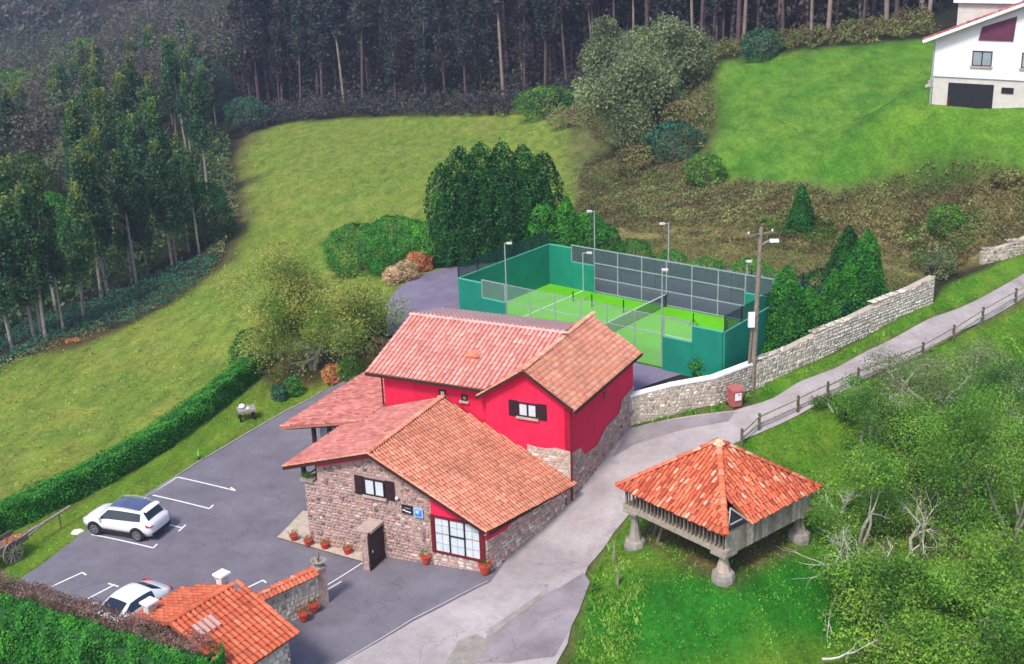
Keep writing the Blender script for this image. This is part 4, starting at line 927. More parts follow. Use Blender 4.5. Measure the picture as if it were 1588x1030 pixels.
for u, v, h in ((889, 469, .8), (918, 478, 1.0), (967, 487, 1.0)):
    p = c2w(0, 0); p = atz(u, v, .1); t = tag(MB().box(-.04, .04, -.04, .04, 0, h).build('short_post', M['black'], None), {889: 'short black post on the turf nearest the far left corner', 918: 'short black post on the turf below the start of the far wire fence', 967: 'short black post on the turf in line with the second far wire panel'}[u], 'post', 'short black posts on the court turf'); t.location = [float(c) for c in p]
for u, v, h, l in ((1075, 509, 1.05, 'black tripod on the green turf, the left one near the right court end'), (1127, 521, 1.05, 'black tripod on the turf just behind the near right corner wall of the court')):
    p = atz(u, v, .1); t = thing('tripod', l, 'tripod', p, .3, 'tripods on the court')
    w = MB(); w.tube([(0, 0, .1), (0, 0, h)], .035, 6); w.build('column', M['black'], t)
    for k in range(3): w = MB(); a = k * 2.09; w.tube([(0, 0, h * .6), (.42 * math.cos(a), .42 * math.sin(a), 0)], .02, 5); w.build('leg', M['black'], t)
# outer perimeter netting beyond the far side and short end
def net_fence(pts, h, label, mat='greenmesh'):
    t = thing('netting_fence', label, 'fence', c2w(*pts[0]), 0); o = c2w(*pts[0])
    segs = []
    for a, b in zip(pts[:-1], pts[1:]):
        n = max(1, round(math.dist(a, b) / 3.0))
        for k in range(n): segs.append((c2w(*(np.array(a) + (np.array(b) - a) * k / n)), c2w(*(np.array(a) + (np.array(b) - a) * (k + 1) / n))))
    for p, q in segs:
        zp, zq = hz(*p[:2]), hz(*q[:2]); p2, q2 = p - o, q - o
        w = MB(); w.tube([(p2[0], p2[1], zp), (p2[0], p2[1], zp + h + .1)], .04, 5); w.build('post', M['black'], t)
        w = MB(); w.add([(p2[0], p2[1], zp + .05), (q2[0], q2[1], zq + .05), (q2[0], q2[1], zq + h), (p2[0], p2[1], zp + h)], [(0, 1, 2, 3)]); w.build('netting', M[mat], t)
np_ = np.array
net_fence([(1, 13.5), (7, 13.4), (22.5, 13.2), (22.8, 10)], 2.2, 'dark green netting fence on black posts along the bushes behind the padel court')

# ------------------------------------------------------------------ road-side stone walls
def stone_run(pts, hgt, label, seed, cap=None, thick=.42, n=300, mort='palemortar', tlv=(.66, .24), size=(.15, .30, .16, .42), face_both=False):
    p0 = at(*pts[0]); t = thing('stone_wall', label, 'wall', p0, 0)
    W_ = [at(u, v) for u, v in pts]; st = Stones(M['wallstone'], seed, wmat(t)); body = MB(); ed = MB()
    for i, (a, b) in enumerate(zip(W_[:-1], W_[1:])):
        d = unit(b[:2] - a[:2]); L = np.linalg.norm(b[:2] - a[:2]); n_ = np.array([d[1], -d[0], 0]); d3 = np.array([d[0], d[1], 0])
        h0, h1 = hgt[i], hgt[i + 1]; k = max(1, int(L / 2)); m_ = 0
        for j in range(k):
            A = a + (b - a) * j / k; B = a + (b - a) * (j + 1) / k; ha = h0 + (h1 - h0) * j / k; hb = h0 + (h1 - h0) * (j + 1) / k
            A = A - p0; B = B - p0
            body.prism([A + (0, 0, -.5), B + (0, 0, -.5), B + (0, 0, hb), A + (0, 0, ha)], -n_ * thick)
            if cap: ed.prism([A + n_ * .05 + (0, 0, ha), B + n_ * .05 + (0, 0, hb), B + n_ * .05 + (0, 0, hb + .09), A + n_ * .05 + (0, 0, ha + .09)], -n_ * (thick + .1))
        za, zb = a[2] - p0[2], b[2] - p0[2]
        st.face(np.append(a[:2] - p0[:2], 0) + n_ * .0, d3, n_, L, lambda u: min(za, zb) - .2 + (za + (zb - za) * u / L - min(za, zb)), lambda u: za + (zb - za) * u / L + h0 + (h1 - h0) * u / L, size=size, tl=tlv)
        if not cap:   # rough top stones
            st.face(np.append(a[:2] - p0[:2], (za + zb) / 2 + (h0 + h1) / 2) - n_ * .0, d3, (0, 0, 1), L, lambda u: -.02, lambda u: thick + .02, size=(.18, .3, .2, .5), tl=tlv, zup=tuple(-n_ + np.array([0, 0, 0])))
    bo = body.build('wall_core', M[mort], t)
    if cap: ed.build('coping', M[cap], t)
    st.finish(bo, n); return t
stone_run([(972, 662), (1040, 644), (1110, 628), (1168, 604)], [1.75, 1.72, 1.6, 1.55], 'low boundary stone wall with pale smooth coping from the hotel corner to the electricity pole', 61, cap='white', size=(.12, .24, .14, .36))
stone_run([(1172, 604), (1260, 562), (1350, 517), (1447, 470)], [1.55, 1.65, 1.7, 1.85], 'long rubble stone wall along the grass verge running uphill from the electricity pole', 62, size=(.14, .27, .16, .4), tlv=(.74, .22))
stone_run([(1522, 411), (1560, 402), (1600, 388)], [.9, 1.0, 1.1], 'short stretch of mossy stone wall beside the lane at the far right', 63, n=60, tlv=(.45, .2))
p = at(1441, 470); t = thing('wall_end_lamp', 'small dark lantern on the far end of the long rubble wall', 'lantern', (p[0], p[1], p[2] + 1.9))
w = MB(); w.lathe([(.05, 0), (.05, .25), (.16, .3), (.2, .55), (.05, .75)], n=6); w.build('lantern', M['black'], t)

# ------------------------------------------------------------------ electricity pole, bin, fence
p = at(1166, 604); t = thing('electricity_pole', 'tall grey wooden electricity pole with street lamp and white meter box beside the stone wall', 'utility pole', p)
lean = np.array([.25, .1, 9.6])
w = MB(); w.tube([(0, 0, -.3), lean * .5, lean], [.17, .14, .11], 10, 0, .45); w.build('pole', M['oldwood'], t)
w = MB(); w.tube([(-.32, -.1, -.2), (-.1, -.02, 4.2)], .08, 7, 0, .35); w.build('strut', M['oldwood'], t)
w = MB(); w.box(-.38, -.02, -.33, -.1, 3.9, 4.75); w.build('meter_box', M['white'], t)
w = MB(); w.tube([(.2, .08, 8.5), (.55, .0, 8.8), (.8, -.05, 8.85)], .035, 6); ar = w.build('lamp_arm', M['steel'], t)
w = MB(); w.box(.7, 1.2, -.16, .06, 8.76, 8.92); w.build('lamp_head', M['white'], ar)
w = MB(); w.beam((-.6, -.2, 9.2), (1.0, .3, 9.25), .09, .1, 0, .4); w.build('crossarm', M['oldwood'], t)
for k in (-.5, .9): w = MB(); w.lathe([(.03, 0), (.06, .06), (.03, .16)], (k, -.17 + (k + .5) * .3, 9.28), 7); w.build('insulator', M['white'], t)
for dz, e in ((.0, (-1.0, -.3)), (.12, (-.9, .35))):
    w = MB(); w.tube([(.1, .05, 9.0 + dz), (-.8, -.15 + dz, 8.95), (-1.5, -.2, 9.05)], .012, 4); w.build('cable_end', M['black'], t)
p = at(1139, 630); t = thing('red_bin', 'faded red wheelie bin with white notice standing against the stone wall by the lane', 'bin', p, math.radians(20))
w = MB(); w.prism([(-.28, -.3, .08), (.28, -.3, .08), (.34, -.36, 1.02), (-.34, -.36, 1.02)], (0, .62, 0)); b = w.build('body', M['binred'], t)
w = MB(); w.prism([(-.38, -.42, 1.02), (-.38, .34, 1.02), (-.38, .3, 1.2), (-.38, -.38, 1.12)], (.76, 0, 0)); w.build('lid', M['binred'], t)
w = MB(); w.box(-.2, .2, -.39, -.37, .48, .92); nn_ = w.build('notice', M['white'], t)
w = MB(); w.lathe([(.045, 0), (.045, .01)], (0, 0, 0), 10); w.xform(Matrix.Translation((.06, -.394, .82)) @ Matrix.Rotation(math.pi / 2, 4, 'X')); w.build('notice_dot', M['black'], nn_)
for s in (-1, 1): w = MB(); w.lathe([(.1, 0), (.1, .06)], (0, 0, 0), 12); w.xform(Matrix.Translation((s * .3 - .03, .28, .1)) @ Matrix.Rotation(math.pi / 2, 4, 'Y')); w.build('wheel', M['black'], t)
fpts = [(1150, 692), (1177, 668), (1237, 640), (1283, 618), (1330, 596), (1378, 578), (1430, 556), (1478, 528), (1523, 500), (1574, 470), (1640, 436)]
FW = [at(u, v) for u, v in fpts]; t = thing('rail_fence', 'weathered two rail timber fence along the lower side of the lane', 'fence', FW[0]); rr = random.Random(2)
for i, q in enumerate(FW):
    q2 = q - FW[0]; w = MB(); w.box(q2[0] - .065, q2[0] + .065, q2[1] - .065, q2[1] + .065, q2[2] - .3, q2[2] + 1.02, 0, .2); w.build('post', M['oldwood'], t)
    if i + 1 < len(FW):
        r_ = FW[i + 1] - FW[0]
        for z in (.38, .82): w = MB(); w.beam(q2 + (0, 0, z + rr.uniform(-.05, .05)), r_ + (0, 0, z + rr.uniform(-.05, .05)), .05, .10, 0, rr.uniform(.85, 1)); w.build('rail', M['oldwood'], t)
for u, v, h, l in ((951, 872, 1.1, 'grey leaning stake in the grass between the lane and the granary, the upper one'), (957, 908, 1.0, 'thin pale stake in the grass below the granary, the lower one')):
    p = at(u, v); tag(MB().tube([(0, 0, -.2), (.06, .03, h * .6), (.1, 0, h)], [.07, .06, .05], 6, 0, .6).build('stake', M['oldwood'], None), l, 'stake', 'stakes by the lane').location = [float(c) for c in p]

# ------------------------------------------------------------------ vehicles
def car(name, label, loc, rz, L=4.45, H=1.62, suv=True, roofdark=True, group=None):
    t = thing(name, label, 'car', loc, rz, group); sH = H / 1.64; sL = L / 4.47
    if suv:
        S = [(-2.23, .66, .46, .60, .84, .60, .88), (-2.15, .84, .36, .58, .98, .72, 1.04), (-2.02, .90, .32, .58, 1.04, .76, 1.10), (-1.62, .92, .28, .58, 1.06, .66, 1.57), (-1.45, .92, .28, .58, 1.06, .66, 1.60), (-.95, .93, .28, .56, 1.03, .68, 1.645), (-.1, .93, .28, .55, 1.0, .68, 1.65),
             (.45, .93, .28, .55, .98, .66, 1.60), (1.18, .92, .28, .56, .96, .74, 1.04), (1.72, .90, .28, .58, .90, .70, .97), (2.08, .84, .32, .58, .80, .60, .84), (2.23, .66, .42, .56, .62, .50, .66)]
        cab = (2, 8)
    else:
        S = [(-2.23, .62, .46, .56, .74, .56, .78), (-2.15, .80, .34, .54, .88, .70, .93), (-1.75, .87, .26, .54, .96, .72, 1.02), (-1.05, .88, .24, .52, .96, .62, 1.38), (-.85, .88, .24, .52, .95, .60, 1.44), (-.5, .88, .24, .5, .94, .61, 1.47), (-.05, .88, .24, .5, .92, .61, 1.47),
             (.3, .88, .24, .5, .9, .60, 1.42), (1.15, .87, .24, .52, .88, .70, .96), (1.7, .85, .26, .54, .80, .66, .87), (2.08, .78, .30, .54, .70, .56, .73), (2.23, .60, .40, .5, .55, .44, .58)]
        cab = (2, 8)
    def ring(s):
        x, w_, zb, zs, zt, wr, zr = s; x *= sL
        half = [(w_ * .86, zb), (w_ * .99, zs), (w_, (zs + zt) / 2), (w_ * .97, zt), (wr, zr - .03), (wr * .55, zr), (0, zr + .012)]
        return [(x, y, z * sH) for y, z in half] + [(x, -y, z * sH) for y, z in half[-2::-1]]
    R_ = [ring(s) for s in S]; nR = 13; b = MB(); glass = {}; vs = [p for r in R_ for p in r]; fs = []; gl = []
    for i in range(len(R_) - 1):
        for k in range(nR - 1):
            f = (i * nR + k, i * nR + k + 1, (i + 1) * nR + k + 1, (i + 1) * nR + k)
            fs.append(f)
            inc = cab[0] < i + .5 and i < cab[1]
            if k in (3, 8) and 3 <= i <= 7: gl.append(('side_window', f, i, k))
            if k in (4, 5, 6, 7) and i == 7: gl.append(('windscreen', f, i, k))
            if k in (4, 5, 6, 7) and i == 2: gl.append(('rear_window', f, i, k))
            if k in (4, 5, 6, 7) and 4 <= i <= 6 and roofdark: gl.append(('roof_panel', f, i, k))
        fs.append((i * nR + nR - 1, i * nR, (i + 1) * nR, (i + 1) * nR + nR - 1))
    fs.append(tuple(range(nR))); fs.append(tuple((len(R_) - 1) * nR + k for k in range(nR))[::-1])
    b.add(vs, fs); body = b.build('body', M['carwhite'], t, smooth=False)
    body.data.polygons.foreach_set('use_smooth', np.ones(len(body.data.polygons), dtype=bool)); 
    V = np.array(vs)
    groups = {}
    for nm, f, i, k in gl:
        key = (nm, k < 6) if nm == 'side_window' else (nm, 0)
        groups.setdefault(key, []).append((f, i, k))
    for (nm, sd_), fl in groups.items():
        g = MB(); poly = [V[list(f)] for f, i, k in fl]
        for (f, i, k), q in zip(fl, poly):
            q = q.copy(); c_ = q.mean(0); n_ = np.cross(q[1] - q[0], q[2] - q[0]); n_ /= np.linalg.norm(n_)
            if n_ @ (c_ - np.array([0, 0, .8])) < 0: n_ = -n_
            if nm == 'side_window':   # shrink vertically
                lo, hi = (0, 1) if k == 3 else (1, 0); A, B, C, D = q   # A,B at station i ; D,C at i+1
                if k == 3: q = np.array([A + (B - A) * .1, A + (B - A) * .84, D + (C - D) * .84, D + (C - D) * .1])
                else: q = np.array([A + (B - A) * .16, A + (B - A) * .9, D + (C - D) * .9, D + (C - D) * .16])
                if i == 3: q[0] += (q[3] - q[0]) * .2; q[1] += (q[2] - q[1]) * .2
                if i == 7: q[3] = q[0] + (q[3] - q[0]) * .78; q[2] = q[1] + (q[2] - q[1]) * .62 + (q[0] - q[1]) * .25
            elif nm in ('windscreen', 'rear_window'):
                q = np.array([q[0] + (q[3] - q[0]) * .12, q[1] + (q[2] - q[1]) * .12, q[1] + (q[2] - q[1]) * .88, q[0] + (q[3] - q[0]) * .88])
                if k in (4, 7):
                    if k == 4: q[0] = q[0] + (q[1] - q[0]) * .25; q[3] = q[3] + (q[2] - q[3]) * .25
                    else: q[1] = q[1] + (q[0] - q[1]) * .25; q[2] = q[2] + (q[3] - q[2]) * .25
            elif nm == 'roof_panel' and k == 4: q[0] = q[0] + (q[1] - q[0]) * .3; q[3] = q[3] + (q[2] - q[3]) * .3
            elif nm == 'roof_panel' and k == 7: q[1] = q[1] + (q[0] - q[1]) * .3; q[2] = q[2] + (q[3] - q[2]) * .3
            g.prism(list(q + n_ * .004), n_ * .012)
        g.build(nm, M['darkglass'] if nm != 'roof_panel' else M['roofglass'], t)
    g = MB(); 
    for s in (-1, 1):
        g2 = MB(); g2.prism([(-2.19 * sL, s * .80, .86 * sH), (-2.19 * sL, s * .48, .88 * sH), (-2.12 * sL, s * .62, 1.0 * sH), (-1.92 * sL, s * .93, 1.0 * sH), (-1.98 * sL, s * .94, .88 * sH)], (-.03, s * .012, 0)); g2.build('tail_light', M['tail'], t)
        g2 = MB(); g2.prism([(2.15 * sL, s * .62, .66 * sH), (2.02 * sL, s * .84, .70 * sH), (1.9 * sL, s * .87, .80 * sH), (2.1 * sL, s * .62, .78 * sH)], (.05, s * .02, 0)); g2.build('headlight', M['glass'], t)
        g2 = MB(); g2.box(.82 * sL, 1.0 * sL, min(s * .93, s * 1.12), max(s * .93, s * 1.12), 1.0 * sH, 1.12 * sH); g2.build('wing_mirror', M['carwhite'], t)
        for x in (-1.32, 1.34):
            g2 = MB(); y0 = s * .80; Rw = .35 if suv else .32
            mt = Matrix.Translation((x * sL, s * .72, Rw)) @ Matrix.Rotation(-s * math.pi / 2, 4, 'X')
            g2.lathe([(Rw * .7, 0), (Rw, .03), (Rw, .2), (Rw * .93, .235), (Rw * .68, .235)], n=20); g2.xform(mt); wh = g2.build('wheel', M['tyre'], t)
            g2 = MB(); g2.lathe([(Rw * .70, .2), (Rw * .69, .244), (.05, .242), (.04, .256)], n=20)
            g2.xform(mt); g2.build('rim', M['alloy'], wh)
            g2 = MB()
            for k in range(10):   # spokes gaps
                a = k * .628; g2.box(Rw * .22, Rw * .6, -.016, .016, .243, .250); g2.v[-8:] = [(math.cos(a) * v[0] - math.sin(a) * v[1], math.sin(a) * v[0] + math.cos(a) * v[1], v[2]) for v in g2.v[-8:]]
            g2.xform(mt); g2.build('spoke', M['black'], wh)
            g2 = MB(); Ra, Rb = Rw * 1.24, Rw * 1.04; pr = [];
            for k in range(13):
                a = math.pi * (-.08 + 1.16 * k / 12); pr.append((math.cos(a), math.sin(a)))
            yo = s * (.935 if suv else .885)
            for (c0, s0), (c1, s1) in zip(pr[:-1], pr[1:]):
                g2.prism([(x * sL + Ra * c0, yo, Rw + Ra * s0), (x * sL + Ra * c1, yo, Rw + Ra * s1), (x * sL + Rb * .7 * c1, yo, Rw + Rb * .7 * s1), (x * sL + Rb * .7 * c0, yo, Rw + Rb * .7 * s0)], (0, -s * .10, 0))
            g2.build('wheel_arch', M['black'], t)
        g2 = MB(); g2.box(-.95 * sL, .95 * sL, min(s * .86, s * .94), max(s * .86, s * .94), .26 * sH, .40 * sH); g2.build('sill', M['black'], t)
    g2 = MB(); g2.box(-2.25 * sL, -1.95 * sL, -.74, .74, .30 * sH, .50 * sH); g2.build('rear_bumper', M['black'], t)
    g2 = MB(); g2.box(2.0 * sL, 2.25 * sL, -.62, .62, .34 * sH, .52 * sH); g2.build('front_grille', M['black'], t)
    g2 = MB(); g2.box(-2.245 * sL, -2.2 * sL, -.26, .26, .66 * sH, .78 * sH); g2.build('number_plate', M['white'], t)
    if suv:
        g2 = MB(); g2.prism([(-1.60 * sL, -.62, 1.60 * sH), (-1.60 * sL, .62, 1.60 * sH), (-1.86 * sL, .58, 1.55 * sH), (-1.86 * sL, -.58, 1.55 * sH)], (0, 0, .035)); g2.build('spoiler', M['carwhite'], t)
        for s in (-1, 1): g2 = MB(); g2.tube([(-1.2 * sL, s * .66, 1.67 * sH), (-.3 * sL, s * .67, 1.71 * sH), (.45 * sL, s * .64, 1.64 * sH)], .02, 5); g2.build('roof_rail', M['steel'], t)
    return t
c0 = (at(152, 832) + at(212, 840)) / 2
wf_, wr_ = at(152, 831), at(213, 840); hd = unit((wf_ - wr_)[:2]); side = np.array([-hd[1], hd[0]])   # wheels nearest us are on the left side of the car
mid = (wf_[:2] + wr_[:2]) / 2 - side * .92 + 0 * hd
mid = (wf_[:2] + wr_[:2]) / 2 + (-side if side[1] < 0 else side) * .86
car('white_suv', 'white sport utility car with dark glass roof parked nose to the lawn', (mid[0], mid[1], hz(mid[0], mid[1]) + .04), math.atan2(hd[1], hd[0]), 4.35, 1.62)
p = at(200, 962)
car('white_hatchback', 'white low car with pale body half hidden behind the outbuilding roof and the near hedge', (p[0], p[1], p[2] + .04), math.radians(238), 4.2, 1.48, False, False)

# ------------------------------------------------------------------ old cart on the lawn
p = at(24, 874); cang = math.radians(62)
t = thing('old_cart', 'old wooden cart with spoked wheels and long shaft on the lawn by the hedge', 'cart', p, cang)
def cartwheel(y):
    w = MB(); R0 = .62; n = 20
    for k in range(n):
        a, b = 2 * math.pi * k / n, 2 * math.pi * (k + 1) / n
        w.prism([(R0 * math.cos(a), y - .04, R0 + R0 * math.sin(a)), (R0 * math.cos(b), y - .04, R0 + R0 * math.sin(b)), (.53 * math.cos(b), y - .04, R0 + .53 * math.sin(b)), (.53 * math.cos(a), y - .04, R0 + .53 * math.sin(a))], (0, .08, 0), 0, .45)
    wh = w.build('wheel', M['oldwood'], t)
    for k in range(12): a = 2 * math.pi * k / 12; w = MB(); w.beam((.08 * math.cos(a), y, R0 + .08 * math.sin(a)), (.54 * math.cos(a), y, R0 + .54 * math.sin(a)), .045, .04, 0, .9); w.build('spoke', M['oldwood'], wh)
    w = MB(); w.lathe([(.1, -.1), (.13, 0), (.1, .1)], n=10, t=.4); w.xform(Matrix.Translation((0, y, R0)) @ Matrix.Rotation(math.pi / 2, 4, 'X')); w.build('hub', M['oldwood'], wh)
cartwheel(0); cartwheel(1.35)
w = MB(); w.tube([(0, -.1, .62), (0, 1.45, .62)], .05, 8, 0, .3); w.build('axle', M['oldwood'], t)
for k in range(6): w = MB(); w.box(-1.5, 1.1, .1 + k * .195, .1 + k * .195 + .18, .78, .84, 0, .35 + .1 * (k % 3)); w.build('bed_board', M['oldwood'], t)
for y in (.1, 1.2): w = MB(); w.box(-1.5, 1.1, y, y + .06, .85, 1.1, 0, .3); w.build('side_board', M['oldwood'], t)
w = MB(); w.beam((1.1, .65, .8), (4.4, .65, .95), .10, .10, 0, .6); w.build('shaft', M['oldwood'], t)
w = MB(); w.beam((1.2, .35, .78), (2.6, .62, .86), .07, .07, 0, .5); w.beam((1.2, .95, .78), (2.6, .68, .86), .07, .07, 0, .5); w.build('shaft_brace', M['oldwood'], t)
w = MB(); w.beam((3.6, .65, .0), (3.6, .65, .9), .05, .05, 0, .3); w.build('prop_leg', M['oldwood'], t)
w = MB(); w.box(-1.4, -.5, .3, 1.1, .86, 1.12, 0, .9); w.build('crate', M['binred'], t)
w = MB(); w.tube([(-1.45, .3, 1.2), (-.5, .5, 1.28)], .12, 7, 0, 1.); w.build('log', M['oldwood'], t)
cart_top = [wmat(t) @ Vector(v) for v in ((.3, .6, 1.0), (.8, .5, 1.0), (-.9, .7, 1.15))]

# ------------------------------------------------------------------ small garden furniture and pots
p = at(383, 650); t = thing('stone_trough_table', 'small grey stone slab on dark legs with pale stones on top on the lawn', 'stone table', p, .4)
w = MB(); w.prism([(-.55, -.4, .55), (.55, -.36, .55), (.6, .36, .6), (-.5, .42, .62)], (0, 0, .16)); w.build('slab', M['conc'], t)
for sx in (-.42, .42):
    for sy in (-.28, .28): w = MB(); w.box(sx - .06, sx + .06, sy - .06, sy + .06, -.1, .56); w.build('leg', M['darkwood'], t)
w = MB(); w.lathe([(.1, 0), (.22, .08), (.18, .2), (.06, .27)], (-.2, .15, .74), 8); w.lathe([(.06, 0), (.13, .05), (.05, .14)], (.1, -.15, .72), 8); w.build('pale_stone', M['white'], t)
p = at(121, 826); tag(MB().prism([(-.3, -.2, 0), (.1, -.28, 0), (.34, 0, 0), (.05, .26, 0), (-.26, .16, 0)], (0, 0, .09)).build('stepping_stone', M['white'], None), 'small white flat stone lying on the lawn edge left of the white car', 'stone').location = [float(c) for c in p]
def potted(u, v, s, label, kind, group='flower pots round the hotel', zb=None, pot='terracotta'):
    p = at(u, v, .1) if zb is None else atz(u, v, zb); t = thing('flower_pot', label, 'flower pot', p, 0, group)
    w = MB(); w.lathe([(.13 * s, 0), (.20 * s, .26 * s), (.23 * s, .28 * s), (.23 * s, .33 * s), (.19 * s, .33 * s)], n=12); w.build('pot', M[pot], t)
    r = np.random.default_rng(int(u)); n = 90; d = r.normal(size=(n, 3)); d /= np.linalg.norm(d, axis=1)[:, None]; d[:, 2] = abs(d[:, 2])
    pts = d * r.uniform(.5, 1, (n, 1)) * .26 * s + (0, 0, .36 * s)
    leaf_obj('plant', pts, d, .07 * s, r.uniform(0, 1, n), M['lf_bush'], t)
    if kind:
        k = r.choice(n, 30); leaf_obj('flower', pts[k] + d[k] * .05, d[k], .07 * s, r.uniform(0, 1, 30), M[kind], t)
potted(456, 838, 1.0, 'dark red flower pot at the left end of the kerb apron under the hotel corner', 'flowerred')
potted(478, 846, 1.0, 'orange pot second from the left along the hotel wall base', 'flowerred'); potted(504, 851, 1.0, 'orange pot third from the left along the hotel wall base', None)
potted(539, 859, 1.0, 'orange pot nearest the entrance pier along the hotel wall base', None)
potted(661, 873, 1.25, 'red pot with leafy plant left of the big glazed bay', 'lf_grass'); potted(752, 889, 1.4, 'dark red pot at the hotel corner by the road', 'flowerred')
potted(487, 948, 1.2, 'red flowers in a pot at the foot of the garden wall pillar', 'flowerred'); potted(471, 962, 1.2, 'red flowers in a pot at the foot of the garden wall near the outbuilding', 'flowerred')
r = np.random.default_rng(77)
pp, dd_ = blob(160, (0, 0, .12), (.4, .25, .22), r, .3); leaf_obj('trailing_plant', pp + (-9.8, 0, .2), dd_, .12, r.uniform(0, 1, 160), M['lf_bush'], fb)
for k, q in enumerate(cart_top):
    pp, dd_ = blob(160, q, (.35, .3, .16), r, .3); o = leaf_obj('cart_flowers', pp, dd_, .11, r.uniform(0, 1, 160), M['lf_hydra' if k < 2 else 'flowerred'], None, origin=np.array(q))
    tag(o, ['coral flowers over the middle of the old cart', 'coral flowers at the front of the old cart by the shaft', 'deep red flowers at the rear of the old cart'][k], 'flowers', 'flowers on the old cart')
# ------------------------------------------------------------------ hedges
def hedge(path, w_, h, mat, label, seed, dens=120, size=.13, topmat=None, name='hedge', toph=0, bump_=.10, group=None, base=.45):
    r = np.random.default_rng(seed); W_ = [at(u, v) for u, v in path]; o = W_[0]; t = thing(name, label, 'hedge', o, 0, group)
    P_, D_, TP, TD = [], [], [], []; core = MB()
    for i, (a, b) in enumerate(zip(W_[:-1], W_[1:])):
        L = np.linalg.norm((b - a)[:2]); d = unit((b - a)[:2]); n_ = np.array([-d[1], d[0]]);
        if n_[1] < 0: n_ = -n_
        k = max(1, int(L / 1.2))
        for j in range(k):
            A = a + (b - a) * j / k; B = a + (b - a) * (j + 1) / k; q = np.array([n_[0], n_[1], 0])
            core.prism([A - o + q * .12 + (0, 0, -.3), B - o + q * .12 + (0, 0, -.3), B - o + q * .12 + (0, 0, h - .12), A - o + q * .12 + (0, 0, h - .12)], q * (w_ - .24))
        for kind, area in (('f', L * h), ('t', L * w_), ('b', L * h), ('e', w_ * h)):
            m = int(area * dens * (1 if kind in 'ft' else .35)); s = r.uniform(0, 1, m); v_ = r.uniform(0, 1, m)
            if kind == 'e': s = np.where(r.uniform(size=m) < .5, 0., 1.)
            base_ = a[None, :2] + (b - a)[None, :2] * s[:, None]; zg = a[2] + (b[2] - a[2]) * s
            nz = bump_ * (np.sin(base_[:, 0] * 2.3 + v_ * 4) + np.sin(base_[:, 1] * 3.1 + v_ * 6 + 1)) * .6 + r.normal(0, .05, m)
            if kind == 'f': X = base_ - n_ * (nz + .02 - .25 * np.clip(v_ - .88, 0, 1))[:, None]; z = zg + v_ * h; D = np.tile([-n_[0] * .8, -n_[1] * .8, .7], (m, 1))
            elif kind == 'b': X = base_ + n_ * (w_ + nz)[:, None]; z = zg + v_ * h; D = np.tile([n_[0], n_[1], .1], (m, 1))
            elif kind == 't': X = base_ + n_ * (v_ * w_)[:, None]; z = zg + h + nz * .8; D = np.tile([0, 0, 1.], (m, 1))
            else: X = base_ + n_ * (v_ * w_)[:, None]; z = zg + r.uniform(0, 1, m) * h; D = np.tile([d[0], d[1], 0.], (m, 1))
            (TP if kind == 't' and topmat else P_).append(np.column_stack([X, z])); (TD if kind == 't' and topmat else D_).append(D)
    core.build('branches', M['core'], t)
    P_ = np.concatenate(P_) - o; D_ = np.concatenate(D_)
    leaf_obj('leaves', P_, D_, size, clump_tint(P_, r, 160, base, .22), M[mat], t, seed)
    if topmat:
        P_ = np.concatenate(TP) - o; P_[:, 2] += r.uniform(0, 1, len(P_)) ** 2 * toph
        leaf_obj('dry_heads', P_, np.concatenate(TD) * .3 + r.normal(size=(len(P_), 3)) * .5, size * .9, clump_tint(P_, r, 80, .5, .35), M[topmat], t, seed)
    return t
hedge([(-60, 862), (0, 833), (90, 791), (176, 748), (260, 697), (330, 645), (402, 585)], 1.15, 1.45, 'lf_hedge', 'long clipped green hedge between the meadow and the parking lawn', 71, 260, .13, base=.72)
